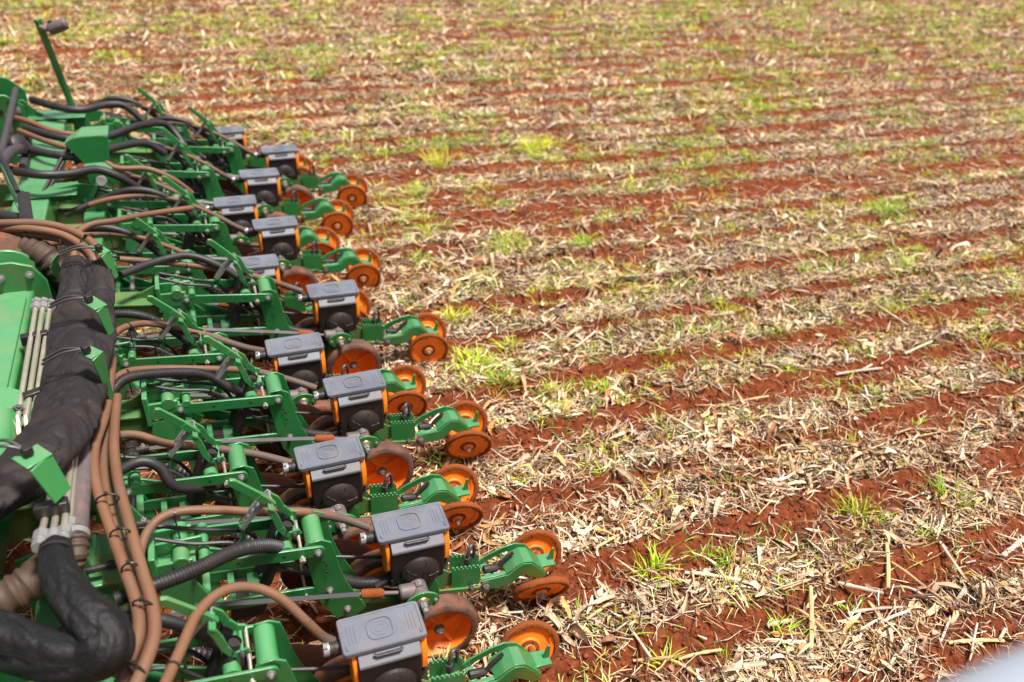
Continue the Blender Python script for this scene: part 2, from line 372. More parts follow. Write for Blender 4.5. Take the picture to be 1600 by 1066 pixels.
for (nl, nf, ns, y0, y1, s) in ((56000, 46000, 4600, .9, 4.6, 1.38), (80000, 60000, 8500, 4.2, 9.5, 1.6), (170000, 50000, 10000, 9., 19.5, 2.1)):
    # leaf and husk shreds
    x, y = view_pts(nl, y0, y1); k = keep(x, y); x, y = x[k], y[k]; q = len(x)
    L_ = (.022+.125*rng.random(q)**2.4)*s; Wd = (.004+.021*rng.random(q)**2.3)*s**.7
    pc = rng.choice(len(PAL), q, p=PW); tone = np.clip(.55+.9*fbm(x*2.3+5, y*3.1+2, 3), .7, 1.25)[:, None]
    rd_ = np.clip(bare(x, y)*1.0+(rng.random(q) < .12)*.5, 0, .7)[:, None]*U(.3, 1, (q, 1))
    col = PAL[pc]*U(.7, 1.2, (q, 1))*tone; col = col*(1-rd_)+col*np.array([.78, .36, .22])*rd_
    z = hgt(x, y)+.004+.026*rng.random(q)**1.6
    parts.append(strips(x, y, z, U(0, 6.28, q), rng.normal(0, .20, q), rng.normal(0, .55, q), L_, Wd, rng.normal(0, .7, q), rng.normal(0, .75, q), col, 2 if y0 > 8 else 4))
    # fine straw
    x, y = view_pts(nf, y0, y1); k = keep(x, y, .8); x, y = x[k], y[k]; q = len(x)
    col = PAL[rng.choice(len(PAL), q, p=PW)]*U(.8, 1.25, (q, 1))
    parts.append(stalks(x, y, hgt(x, y)+.006+.024*rng.random(q), U(0, 6.28, q), rng.normal(0, .16, q), (.03+.09*rng.random(q)**1.5)*s, (.0009+.0013*rng.random(q))*s, rng.normal(0, .2, q), col, 4, 3))
    # broken stalks
    x, y = view_pts(ns, y0, y1); k = keep(x, y, .75); x, y = x[k], y[k]; q = len(x)
    col = np.array([(.70, .58, .38), (.76, .67, .49), (.60, .42, .19), (.56, .47, .35), (.42, .29, .18)])[rng.integers(0, 5, q)]*U(.75, 1.15, (q, 1))
    parts.append(stalks(x, y, hgt(x, y)+.014+.016*rng.random(q), U(0, 6.28, q), rng.normal(0, .12, q), (.035+.17*rng.random(q)**2.)*s**.5, .0022+.0055*rng.random(q)**2., rng.normal(0, .03, q), col, 6, 3))
V, F, c = join(parts)
res = np_mesh("crop_residue", V, F, c, MS); res['kind'] = 'stuff'
tag(res, "dry straw, husk and leaf litter strewn over the red soil between the furrows", "crop residue")
# soil clods
parts = []
ico = np.array([(0, 0, 1), (.9, 0, .3), (.28, .85, .35), (-.72, .53, .3), (-.72, -.53, .3), (.28, -.85, .35), (.7, .5, -.4), (-.28, .85, -.4), (-.9, 0, -.4), (-.28, -.85, -.4), (.7, -.5, -.4), (0, 0, -1)])
icf = np.array([(0, 1, 2), (0, 2, 3), (0, 3, 4), (0, 4, 5), (0, 5, 1), (1, 6, 2), (2, 7, 3), (3, 8, 4), (4, 9, 5), (5, 10, 1), (1, 10, 6), (2, 6, 7), (3, 7, 8), (4, 8, 9), (5, 9, 10), (6, 11, 7), (7, 11, 8), (8, 11, 9), (9, 11, 10), (10, 11, 6)])
x, y = view_pts(150000, .9, 8.5); b_ = bare(x, y); k = rng.random(len(x)) < np.clip(b_*1.1-.1, 0, 1)*.85+.03; x, y = x[k], y[k]; q = len(x)
r = .002+.011*rng.random(q)**4.
Vc = ico[None]*(r[:, None, None]*U(.65, 1.3, (q, 12, 1)))*np.stack([U(.8, 1.3, q), U(.8, 1.3, q), U(.6, .9, q)], -1)[:, None, :]
Vc = Vc+np.stack([x, y, hgt(x, y)+r*.25], -1)[:, None, :]
Fc = (np.arange(q)[:, None, None]*12+icf[None]).reshape(-1, 3)
cc = np.repeat(np.array([(.175, .041, .014)])*U(.6, 1.45, (q, 1)), 12, 0)
clod = np_mesh("soil_clods", Vc.reshape(-1, 3), Fc, cc, MS, smooth=False); clod['kind'] = 'stuff'
tag(clod, "crumbly red soil clods thrown up along the open furrows", "soil clods")
# grass
def blades(x, y, z, h, lean_dir, lean, wd, col):
    n_ = len(x); d = np.stack([np.cos(lean_dir), np.sin(lean_dir), np.zeros(n_)], -1); s_ = np.stack([-np.sin(lean_dir), np.cos(lean_dir), np.zeros(n_)], -1)
    base = np.stack([x, y, z], -1); vs = []
    for t, ww in ((0, .8), (.35, 1), (.7, .7), (1, .08)):
        c_ = base+d*(h*lean*t**1.7)[:, None]+np.array([0, 0, 1])*(h*(t-.42*np.minimum(lean, 1.1)*t*t))[:, None]
        vs += [c_-s_*(wd*ww/2)[:, None], c_+s_*(wd*ww/2)[:, None]]
    V = np.stack(vs, 1); qd = np.array([[0, 1, 3, 2], [2, 3, 5, 4], [4, 5, 7, 6]])
    F = (np.arange(n_)[:, None, None]*8+qd[None]).reshape(-1, 4); return V.reshape(-1, 3), F, np.repeat(col, 8, 0)
GP = np.array([(.50, .66, .04), (.36, .56, .04), (.66, .70, .07), (.21, .38, .04), (.70, .64, .15), (.38, .54, .10)])
def tuft_pts(cx_, cy_, nb, rad, hh):
    a = U(0, 6.28, nb); r_ = rad*rng.random(nb)**.7
    return cx_+np.cos(a)*r_, cy_+np.sin(a)*r_, a+rng.normal(0, .7, nb), hh*(.45+.55*rng.random(nb))
parts = []
nt_ = 42000
ty = .9+18.6*rng.random(nt_); tx = -1.5-.12*(ty-1)+(2.0+1.12*ty+1.5+.12*(ty-1))*rng.random(nt_)
dens = np.clip((fbm(tx*1.3+70, ty*1.6+20, 3)-.47+.05*np.clip((ty-8)/6, 0, 1))*9, 0.05, 1)*np.clip((ty-2.)/7, .09, 1)*(1-.8*np.clip(bare(tx, ty), 0, 1))
kk = rng.random(nt_) < dens*1.3; tx, ty = tx[kk], ty[kk]
xs, ys, ds, hs_, cl_ = [], [], [], [], []
for a_, b_ in zip(tx, ty):
    big = rng.random()**2; nb = int(5+26*big); x, y, d, h = tuft_pts(a_, b_, nb, .02+.10*big, .05+.055*rng.random())
    if b_ > 6: h = h*1.1; nb = nb
    xs.append(x); ys.append(y); ds.append(d); hs_.append(h); cl_.append(np.repeat((GP[rng.integers(0, 6)]*U(.8, 1.15))[None], nb, 0)*U(.75, 1.25, (nb, 1)))
x = np.concatenate(xs); y = np.concatenate(ys); d = np.concatenate(ds); h = np.concatenate(hs_); cl_ = np.concatenate(cl_)
V, F, c = blades(x, y, hgt(x, y)-.002, h, d, U(.25, 1.5, len(x)), .003+.0045*rng.random(len(x))*np.clip(y/5, 1, 2.6), cl_)
gr = np_mesh("weed_grass", V, F, c, MG); gr['kind'] = 'stuff'
tag(gr, "sparse yellow green weed seedlings coming up through the straw", "weeds")

def grass_tuft(loc, label, size=1., nb=60, tint=1.):
    cx_, cy_ = loc; x, y, d, h = tuft_pts(0., 0., nb, .07*size, .12*size)
    col = np.repeat((GP[rng.integers(0, 3)]*tint)[None], nb, 0)*U(.7, 1.3, (nb, 1))
    V, F, c = blades(x, y, hgt(x+cx_, y+cy_)-float(hgt(cx_, cy_))-.003, h, d, U(.15, 1.3, nb), .004+.004*rng.random(nb), col)
    o = np_mesh("grass_tuft", V, F, c, MG); o.location = (cx_, cy_, float(hgt(cx_, cy_))); tag(o, label, "grass tuft", "grass tufts among the crop residue"); return o
def corn_stalk(a, b, r, label, col=(.66, .52, .30), kink=0.):
    r *= .82; col = tuple(q*.88 for q in col)
    a = Vector((a[0], a[1], float(hgt(a[0], a[1]))+r+.006)); b = Vector((b[0], b[1], float(hgt(b[0], b[1]))+r+.018))
    mid = (a+b)/2; d = b-a; sd_ = Vector((-d.y, d.x, 0))*kink; mid.z = max(mid.z, float(hgt(mid.x, mid.y))+r+.01)
    g = G(); N = 9; pts = []; rs = []
    for i in range(N):
        t = i/(N-1); p = a*(1-t)**2+(mid*2-(a+b)/2+sd_*2)*2*t*(1-t)+b*t*t
        pts.append(p-mid); rs.append(r*(1+(.28 if i in (2, 5) else 0)+rnd.uniform(-.08, .08)))
    g.tube(pts, rs, 8, flat=.8)
    # a torn leaf sheath clinging to the stalk
    q = pts[5]; e = Vector((rnd.uniform(-1, 1), rnd.uniform(-1, 1), 0)).normalized()*r*rnd.uniform(.6, 2.2)
    g.add([q+Vector((0, 0, r)), q+e*.5+Vector((0, 0, r*1.2)), q+e+Vector((0, 0, r*.2)), pts[7]+e*.4+Vector((0, 0, r)), pts[6]+Vector((0, 0, r))], [(0, 1, 2, 3, 4)])
    o = g.build("corn_stalk", stalk_mat(col)); o.location = mid
    tag(o, label, "corn stalk", "broken corn stalks lying on the field"); return o
_sm = {}
def stalk_mat(col):
    if col not in _sm:
        _sm[col] = paint("stalk_straw", col, .7, .6, dustcol=(.40, .22, .12), scale=30, bump=.3, var=.25, thr=.55)
    return _sm[col]
SPALE = (.68, .57, .40); SYEL = (.66, .49, .22); SOCH = (.55, .36, .15); SGRY = (.52, .43, .33)
for a, b, r, lab, col, kk in [
    ((1.495, 4.480), (1.895, 4.757), .0085, "long straight pale stalk slanting up beside the bright tuft behind the upper closing wheels", SPALE, 0),
    ((1.131, 5.050), (1.409, 5.158), .0085, "pale stalk ending nearest the rear wheels of the sixth unit, left of two parallel ones", SPALE, 0),
    ((1.295, 4.966), (1.601, 5.114), .0075, "pale stalk in the middle of three slanting the same way above the wheels", SPALE, 0),
    ((1.579, 4.981), (1.792, 5.050), .007, "short pale stalk, rightmost of three slanting the same way above the wheels", SGRY, 0),
    ((2.095, 5.037), (2.406, 5.034), .0075, "pale stalk lying nearly level under the thin green weeds", SPALE, 0),
    ((2.007, 4.487), (2.370, 4.680), .0085, "split pale stalk fanning at its upper end in mid field", SGRY, .04),
    ((1.899, 4.405), (2.161, 4.768), .006, "thin yellow stalk standing steeply between two longer pale ones", SYEL, .04),
    ((1.598, 3.977), (1.952, 3.976), .0085, "long pale stalk meeting a second one at a blunt angle, left arm of the pair", SPALE, .02),
    ((1.946, 3.963), (2.372, 4.224), .010, "thick bleached stalk rising to the right, right arm of the bent pair", SPALE, 0),
    ((2.318, 4.326), (2.424, 4.058), .0075, "stalk crossing the top of the bleached one and pointing down right", SPALE, 0),
    ((1.365, 4.251), (1.354, 3.914), .010, "yellow stalk pointing down between the closing wheels and the brightest tuft", SYEL, 0),
    ((1.100, 4.090), (1.240, 3.942), .006, "thin tan stalk behind the wheels of the fifth unit", SOCH, 0),
    ((2.061, 3.473), (2.291, 3.688), .008, "pale stalk standing steeply at the edge of the middle furrow", SPALE, 0),
    ((1.635, 3.494), (1.898, 3.577), .009, "thick tan stalk rising right above the reddish furrow in mid field", SGRY, .03),
    ((2.554, 4.550), (2.794, 4.444), .009, "level bleached stalk with a broken upright stub at its left end", SPALE, .03),
    ((3.792, 4.356), (3.796, 3.988), .011, "thick yellow stalk pointing down right at the start of a bare streak", SYEL, 0),
    ((4.613, 4.063), (4.600, 3.691), .0085, "pale stalk pointing down right onto the red furrow on the right", SPALE, 0),
    ((2.998, 4.059), (3.219, 4.294), .010, "short white stalk standing upright in the litter in mid field", (.75, .66, .5), 0),
    ((3.716, 3.379), (4.078, 3.350), .011, "thick level tan stalk on the grey litter at right", SGRY, .02),
    ((4.319, 3.416), (4.620, 3.480), .011, "stubby pale stalk rising right beside the red furrow on the right", SPALE, 0),
    ((3.045, 2.761), (3.082, 2.549), .009, "bleached stalk pointing down right from the fan of torn husks", (.75, .66, .5), 0),
    ((2.874, 2.762), (2.790, 2.598), .011, "ochre stalk pointing down among the fan of torn husks", SOCH, 0),
    ((2.875, 3.333), (3.080, 3.243), .008, "yellow level stalk above the middle furrow", SYEL, 0),
    ((2.069, 2.920), (2.185, 2.990), .008, "tiny white stalk lying alone on bare red soil", (.75, .66, .5), 0),
    ((1.868, 2.202), (2.151, 1.995), .010, "long curved cream stalk with red soil stains in the lower middle", SPALE, .05),
    ((1.273, 2.151), (1.476, 2.165), .011, "thick cream stalk with one cut end near the lowest closing wheels", SPALE, .03),
    ((1.527, 2.471), (1.705, 2.520), .008, "yellow stalk rising right behind the second closing wheels", SYEL, 0),
    ((1.689, 2.823), (1.745, 2.676), .008, "tan stalk pointing down right across the soil behind the third unit", SGRY, .03),
    ((1.426, 1.875), (1.590, 1.806), .008, "level brown yellow stalk at the bottom edge, left half of a broken pair", SOCH, 0),
    ((1.593, 1.795), (1.784, 1.767), .008, "level ochre stalk at the bottom edge, right half of a broken pair", SYEL, 0),
    ((1.559, 1.800), (1.626, 1.677), .008, "yellow stalk running off the bottom edge from the broken pair", SYEL, 0),
    ((1.752, 1.698), (1.920, 1.641), .012, "thick pale level stalk at the bottom edge, left of the upright yellow one", SPALE, 0),
    ((2.937, 2.054), (2.741, 1.820), .011, "knotted yellow stalk standing upright in the lower right", SYEL, 0),
    ((2.863, 1.937), (2.908, 1.642), .008, "long ochre stalk running down right from the knotted upright one", SOCH, .02),
    ((2.793, 1.835), (2.850, 1.696), .007, "thin white stalk beside the long ochre one", (.75, .66, .5), 0),
    ((3.181, 1.956), (3.115, 1.687), .008, "long pale stalk with a dark side pointing down right near the right edge", SPALE, 0),
    ((2.377, 1.932), (2.145, 1.635), .012, "broad yellow stalk lying upright across two pale level ones", SYEL, 0),
    ((2.070, 1.829), (2.195, 1.798), .011, "upper of two pale level stubs left of the broad yellow stalk", SPALE, 0),
    ((1.985, 1.733), (2.155, 1.683), .011, "lower of two pale level stubs under the broad yellow stalk", SPALE, 0),
    ((2.224, 1.901), (2.274, 1.598), .008, "tan stalk running diagonally down right across the broad yellow one", SOCH, .02),
    ((2.233, 1.956), (2.450, 1.969), .008, "yellow stalk rising right above the round red clod patch", SYEL, 0),
    ((2.431, 1.745), (2.719, 1.697), .008, "pale stalk with grey torn husk lying level at the lower right furrow", SGRY, .03),
    ((2.765, 1.481), (3.036, 1.421), .010, "bright yellow stalk lying level above the pale blurred rail", SYEL, 0),
    ((3.426, 1.791), (3.685, 1.870), .014, "thick pinkish white stalk cut by the right edge", (.72, .56, .46), 0),
    ((2.528, 1.918), (2.676, 1.789), .011, "thick dull stalk pointing down right left of the knotted upright one", SGRY, 0),
]:
    corn_stalk(a, b, r, lab, col, kk)
for p, lab, s, nb, t in [
    ((1.515, 4.700), "bright green tuft just behind the upper pair of closing wheels", 1.15, 80, 1.),
    ((1.460, 4.070), "largest and brightest tuft, right of the foremost pair of closing wheels", 1.45, 120, 1.1),
    ((1.764, 4.244), "small tuft below the thin yellow stalk in mid field", .9, 45, 1.),
    ((1.587, 3.879), "flattened pale green tuft below the brightest one", 1., 60, .9),
    ((2.285, 5.648), "wide low tuft on the litter below the double furrow, left one of two", 1.7, 120, 1.),
    ((2.912, 5.554), "wide low tuft on the litter below the double furrow, right one of two", 1.3, 80, 1.),
    ((1.527, 5.617), "small tuft at the left end of the litter strip below the double furrow", 1., 45, 1.),
    ((2.968, 4.680), "olive green tuft in mid field above the bent pair of stalks", 1.1, 60, .85),
    ((3.409, 7.835), "wide yellow green tuft above the double furrow in the far field", 2., 110, 1.15),
    ((2.287, 7.625), "wide yellow green tuft between the farthest wheels and the double furrow", 1.9, 90, 1.1),
    ((5.971, 5.420), "wide green tuft in the right half below the double furrow", 1.8, 90, 1.),
    ((5.319, 4.396), "green tuft beside the right hand furrow in mid field", 1.4, 70, 1.),
    ((2.935, 2.258), "tall thin grey green tuft in the lower right litter", 1.3, 50, .8),
    ((3.474, 2.189), "tall thin green tuft near the right edge above the long pale stalk", 1.3, 50, .8),
    ((1.735, 2.271), "half dry tuft with drooping blades in the lower middle", 1.2, 60, .9),
    ((2.109, 2.190), "dark green blades beside the long curved cream stalk", 1., 35, .7),
    ((3.489, 4.332), "small yellow green tuft above the short white upright stalk", 1., 45, 1.),
    ((2.161, 3.641), "small green tuft beside the steep pale stalk at the middle furrow", .8, 35, 1.),
]:
    grass_tuft(p, lab, s, nb, t)


# ------------------------------------------------------------ the row unit
def bolt(g, p, ax, r=.011, h=.012):
    a = Vector(ax).normalized(); p = Vector(p)
    g.tube([p, p+a*.003], r*1.5, 12); g.tube([p+a*.003, p+a*(.003+h)], r, 6); g.tube([p+a*(.003+h), p+a*(.006+h*1.3)], r*.55, 8); return g
def closing_wheel(parent, c, ax):
    c_w = c; c = (0, 0, 0)
    a = Vector(ax).normalized(); u = a.orthogonal().normalized(); v = a.cross(u); e = lambda an, r_: Vector(c)+(u*math.cos(an)+v*math.sin(an))*r_
    w_ = G().lathe([(0, .012), (.022, .012), (.026, .004), (.045, .000), (.052, -.006), (.082, -.009), (.090, -.002), (.104, .001), (.112, -.002), (.112, -.012), (.09, -.016), (0, -.016)], c, ax, 40).slot("dsteel")
    for k in range(5):
        an = 2*math.pi*k/5+.3; w_.tube([e(an, .097)-a*.003, e(an, .097)+a*.0025], .0042, 8); w_.tube([e(an+.6, .034), e(an+.6, .034)+a*.005], .0042, 8)
    w_.slot("caked"); w_.lathe([(.0255, .0045), (.044, .0008)], c, ax, 24)
    w_ = w_.build("closing_wheel", "orange", parent, 0, 25)
    G().ring([(.108, .008), (.122, .010), (.1285, .003), (.1285, -.010), (.122, -.020), (.108, -.018)], c, ax, 56, .022, rnd.randint(0, 999)).build("soil_caked_rim", "caked", w_, 0, 60)
    bolt(G(), Vector(c)+a*.012, a, .010, .014).build("hub_bolt", "steel", w_)
    w_.location = c_w
    return w_
def gauge_wheel(parent, c, side):
    ax = (0, side, 0)
    w_ = G()
    w_.lathe([(0, .0), (.03, .0), (.034, -.02), (.06, -.030), (.110, -.026), (.118, -.012), (.132, .030), (.132, -.02), (.118, -.05), (0, -.05)], c, ax, 44)
    for k in range(4):
        an = math.pi/2*k+.5; e = (math.cos(an), math.sin(an))
        w_.tube([(c[0]+e[0]*.03, c[1]-side*.014, c[2]+e[1]*.03), (c[0]+e[0]*.118, c[1]-side*.010, c[2]+e[1]*.118)], .010, 6)
    w_ = w_.build("gauge_wheel", "orange", parent, 0, 25)
    G().ring([(.131, .038), (.146, .040), (.160, .030), (.164, .0), (.160, -.034), (.146, -.044), (.131, -.042)], c, ax, 52, .006, 5).build("tyre", "tyre", w_, 0, 45)
    b = G(); bolt(b, (c[0], c[1]+side*.002, c[2]), ax, .016, .02); b.build("hub_bolt", "greysteel", w_)
    return w_
def hopper_lid(parent):
    g = G(); pr = [(-.145, -.078), (.145, -.078), (.145, .078), (-.145, .078)]
    def rrect(hx, hy, r, n=5):
        out = []
        for sx, sy, a0 in ((1, 1, 0), (-1, 1, 90), (-1, -1, 180), (1, -1, 270)):
            for k in range(n+1):
                a = math.radians(a0+90*k/n); out.append((sx*(hx-r)+math.cos(a)*r, sy*(hy-r)+math.sin(a)*r))
        return out
    o1 = rrect(.145, .078, .014); n = len(o1)
    lv = [(o1, .560), (o1, .574), (rrect(.142, .075, .012), .578), (rrect(.134, .067, .010), .578), (rrect(.132, .065, .009), .5755)]
    vs = [(a, b, z) for o, z in lv for a, b in o]
    fs = [(i*n+k, i*n+(k+1) % n, (i+1)*n+(k+1) % n, (i+1)*n+k) for i in range(len(lv)-1) for k in range(n)]
    fs += [tuple(range(n-1, -1, -1)), tuple((len(lv)-1)*n+k for k in range(n))]
    g.add(vs, fs)
    for r_, hgt_ in ((.046, .0042),):
        oo = rrect(r_, r_, r_*.62, 6); oi = rrect(r_-.005, r_-.005, (r_-.005)*.62, 6); nn = len(oo)
        z0 = .5755
        vs = [(a-.005, b, z) for o, z in ((oo, z0), (oo, z0+hgt_), (oi, z0+hgt_), (oi, z0)) for a, b in o]
        g.add(vs, [(i*nn+k, i*nn+(k+1) % nn, (i+1)*nn+(k+1) % nn, (i+1)*nn+k) for i in range(3) for k in range(nn)])
    for r_ in (.031, .018): g.ring([(r_, .0), (r_, .0012), (r_-.003, .0012), (r_-.003, .0)], (-.005, 0, .5755), (0, 0, 1), 20)
    for sx in (-1, 1):
        for k in range(3): g.box((sx*(.092+.012*k), .0, .5765), (.003, .075, .002))
        g.box((sx*.128, -.052, .577), (.006, .022, .005))
    o = g.build("lid", "lid", parent, 0, 30); return o
def hopper(parent):
    g = G()
    g.prism([(-.052, .56), (.070, .56), (.070, .36), (.045, .30), (-.045, .28), (-.092, .33), (-.0985, .512), (-.068, .548)], -.100, .118, 'yz')
    h = g.build("hopper", "black", parent, .005)
    hopper_lid(h)
    p = G(); p.add([(-.098, -.066, .560), (.116, -.066, .560), (.116, -.1035, .524), (-.098, -.1035, .524), (-.098, -.056, .552), (.116, -.056, .552), (.116, -.094, .516), (-.098, -.094, .516)],
                   [(0, 1, 2, 3), (4, 7, 6, 5), (0, 3, 7, 4), (1, 5, 6, 2), (3, 2, 6, 7), (0, 4, 5, 1)])
    p.prism([(-.1035, .5235), (-.1035, .512), (-.095, .512), (-.095, .5235)], -.098, .116, 'yz')
    p.build("front_panel", "panel", h, .002)
    G().tube([(-.045, -.086, .556), (-.035, -.092, .553), (.045, -.092, .553), (.055, -.086, .556)], .006, 6, flat=.7).build("latch", "black", h)
    for x0, x1 in ((-.118, -.101), (.119, .142)):
        G().prism([(-.062, .552), (.062, .552), (.062, .42), (.03, .37), (-.05, .37), (-.088, .42), (-.090, .50)], x0, x1, 'yz').build("side_panel", "orangeplastic", h, .004)
    d = G(); d.lathe([(0, .030), (.035, .032), (.062, .026), (.078, .012), (.082, -.01), (0, -.01)], (.015, -.098, .385), (0, -1, 0), 30)
    for k in range(5): d.tube([(.015+.03*math.cos(k*1.257), -.13, .385+.03*math.sin(k*1.257)), (.015+.072*math.cos(k*1.257), -.118, .385+.072*math.sin(k*1.257))], .004, 6)
    d.build("meter_cover", "black", h, 0, 30)
    G().tube([(-.100, 0, .528), (-.150, 0, .530), (-.185, .0, .534)], [.026, .024, .022], 16, ridge=.05, pitch=.02).build("inlet_neck", "rubber", h)
    c = G(); c.ring([(.0215, .010), (.0235, .010), (.0235, -.010), (.0215, -.010)], (-.193, 0, .535), (-1, 0, .1), 18); c.box((-.193, -.010, .5585), (.012, .012, .007))
    c.build("hose_clamp", "steel", h)
    return h
def row_unit():
    root = thing("row_unit", "x", "seeder row unit")
    # front mounting bracket
    g = G()
    g.box((-.935, -.01, .685), (.022, .20, .150)); g.box((-.865, -.095, .675), (.12, .014, .085)); g.box((-.865, .075, .675), (.12, .014, .085))
    g.box((-.865, -.01, .665), (.13, .165, .020)); g.box((-.85, -.01, .70), (.16, .012, .07))
    g.cyl((-.845, -.105, .705), (-.845, .085, .705), .030, 18); g.cyl((-.770, -.105, .690), (-.770, .085, .690), .019, 14)
    g.prism([(-.93, .62), (-.82, .63), (-.775, .52), (-.745, .40), (-.735, .30), (-.80, .29), (-.82, .38), (-.86, .48), (-.94, .54)], -.100, -.086)
    g.prism([(-.93, .62), (-.82, .63), (-.775, .52), (-.745, .40), (-.735, .30), (-.80, .29), (-.82, .38), (-.86, .48), (-.94, .54)], .066, .080)
    g.box((-.80, -.01, .46), (.03, .15, .10), (0, .35, 0)); g.box((-.765, -.01, .33), (.05, .15, .03))
    g.build("front_bracket", "greenl", root, .003)
    g = G(); g.prism([(-1.28, .66), (-.93, .635), (-.93, .56), (-1.28, .50)], -.075, -.063); g.prism([(-1.28, .66), (-.93, .635), (-.93, .56), (-1.28, .50)], .045, .057)
    g.prism([(-1.30, .675), (-.94, .640), (-.94, .652), (-1.30, .690)], -.085, .065); g.prism([(-1.10, .66), (-.95, .73), (-.95, .64)], -.015, -.003)
    g.build("mounting_arm", "dirtygreen", root, .003)
    # arms
    def arm(y, zf, zr, xf, xr, hh=.050):
        g = G(); a = Vector((xf, 0, zf)); b = Vector((xr, 0, zr)); d = (b-a).normalized(); nn = Vector((-d.z, 0, d.x))*hh/2
        poly = []
        for k in range(7): an = math.pi/2+math.pi*k/6; poly.append((a.x+math.cos(an)*hh/2, a.z+math.sin(an)*hh/2))
        for k in range(7): an = -math.pi/2+math.pi*k/6; poly.append((b.x+math.cos(an)*hh/2, b.z+math.sin(an)*hh/2))
        g.prism(poly, y-.006, y+.006); return g
    def bolts_on(o, y, s, pts):
        for p in pts: bolt(G(), (p[0], y+s*.006, p[1]), (0, s, 0), .010, .010).build("pivot_bolt", "steel", o)
    def holes(o, y, s, pts):
        for p in pts: G().cyl((p[0], y+s*.0045, p[1]), (p[0], y+s*.0066, p[1]), .0055, 10).build("bolt_hole", "black", o)
    o = arm(-.098, .668, .622, -.805, -.375).build("upper_arm", "green", root, .002); bolts_on(o, -.098, -1, [(-.80, .668), (-.378, .622)]); holes(o, -.098, -1, [(-.50, .635), (-.66, .652)])
    o = arm(.080, .668, .622, -.805, -.375).build("upper_arm", "green", root, .002); holes(o, .080, -1, [(-.50, .635)])
    o = arm(-.085, .435, .392, -.765, -.345).build("lower_arm", "green", root, .002); bolts_on(o, -.085, -1, [(-.345, .392)])
    arm(.066, .435, .392, -.765, -.345).build("lower_arm", "green", root, .002)
    G().cyl((-.382, -.092, .628), (-.382, .074, .628), .036, 24).ring([(.036, .008), (.041, .008), (.041, -.008), (.036, -.008)], (-.382, -.080, .628), (0, 1, 0), 20).build("rear_cross_tube", "greenl", root)
    G().cyl((-.492, -.092, .640), (-.492, .074, .640), .029, 18).build("spring_cross_tube", "greenl", root)
    G().cyl((-.352, -.080, .395), (-.352, .060, .395), .030, 18).build("lower_cross_tube", "greenl", root)
    for c_, d_ in (((-.62, -.01, .415), (.045, .14, .010)), ((-.70, -.01, .42), (.025, .14, .05))): G().box(c_, d_).build("arm_spreader", "green", root, .002)
    G().cyl((-.437, -.125, .612), (-.437, .085, .650), .007, 10).cyl((-.437, -.128, .611), (-.437, -.112, .615), .012, 6).build("lock_pin", "chrome", root)
    G().cyl((-.435, -.11, .392), (-.435, .07, .410), .006, 10).build("lock_pin", "chrome", root)
    # rear mast plates
    poly = [(-.425, .635), (-.405, .665), (-.36, .668), (-.325, .645), (-.315, .60), (-.30, .50), (-.280, .42), (-.235, .31), (-.205, .245), (-.25, .205), (-.33, .225), (-.385, .33), (-.405, .45), (-.418, .56)]
    o = G().prism(poly, -.092, -.083).box((-.36, -.075, .455), (.04, .02, .014)).build("mast_plate", "green", root, .002)
    bolts_on(o, -.086, -1, [(-.282, .262)]); holes(o, -.094, -1, [(-.36, .56), (-.352, .54), (-.35, .50)])
    G().prism(poly, .066, .075).build("mast_plate", "green", root, .002)
    G().prism([(-.38, .44), (-.37, .44), (-.33, .26), (-.345, .26)], -.083, .066).build("mast_web", "green", root, .001)
    # shank
    g = G(); g.prism([(-.345, .285), (-.22, .252), (-.05, .215), (.10, .235), (.12, .18), (0, .13), (-.18, .15), (-.33, .21)], -.055, .030)
    g.build("shank", "dirtygreen", root, .006)
    G().prism([(-.33, .300), (-.20, .262), (-.05, .225), (.11, .250), (.125, .225), (-.05, .198), (-.20, .236), (-.33, .27)], -.069, -.0565).build("shank_rib", "green", root, .002)
    # opener discs beside the shank
    G().lathe([(0, .003), (.14, .003), (.150, 0), (.14, -.003), (0, -.003)], (-.05, -.005, .155), (.05, 1, .04), 36).build("opener_disc", "rust", root)
    o = G().lathe([(0, .012), (.04, .012), (.045, .004), (.19, .003), (.203, 0), (.19, -.003), (.045, -.004), (0, -.006)], (-.31, .185, .205), (.10, 1, .12), 48, 0).build("coulter_disc", "rust", root)
    b = G(); bolt(b, (-.31, .17, .205), (0, -1, 0), .02, .03); b.build("hub_bolt", "dsteel", o)
    # gearbox
    GX, GY, GZ = -.005, -.155, .345
    G().prism([(-.06, .22), (-.05, .38), (.05, .40), (.09, .30), (.10, .22), (.04, .18)], -.113, -.104).box((.01, -.085, .245), (.10, .05, .02)).build("gearbox_bracket", "green", root, .002)
    g = G(); g.tube([(GX, GY-.058, GZ), (GX, GY-.052, GZ), (GX, GY+.052, GZ), (GX, GY+.058, GZ)], [.031, .036, .036, .031], 22); g.tube([(GX, GY, GZ), (GX-.055, GY, GZ+.007), (GX-.075, GY, GZ+.010), (GX-.080, GY, GZ+.010)], [.034, .033, .032, .027], 18)
    g.box((GX, GY, GZ+.037), (.028, .028, .010))
    gb = g.build("gearbox", "greysteel", root, .002)
    bolt(G(), (GX, GY, GZ+.042), (0, 0, 1), .007, .006).build("gearbox_bolt", "steel", gb)
    for y in (GY-.060, GY+.066):
        q = [(GX+.062*math.cos(a)*(1+.12*math.cos(2*a)), GZ+.002+.050*math.sin(a)) for a in [2*math.pi*k/18 for k in range(18)]]
        G().prism(q, y-.005, y+.005).build("flange", "green", gb, .001)
    G().lathe([(0, .004), (.026, .004), (.028, 0), (0, 0)], (GX, GY-.066, GZ), (0, -1, 0), 20).build("washer", "gold", gb)
    bolt(G(), (GX, GY-.070, GZ), (0, -1, 0), .014, .024).tube([(GX, GY-.10, GZ), (GX, GY-.118, GZ)], .011, 10).build("shaft_nut", "steel", gb)
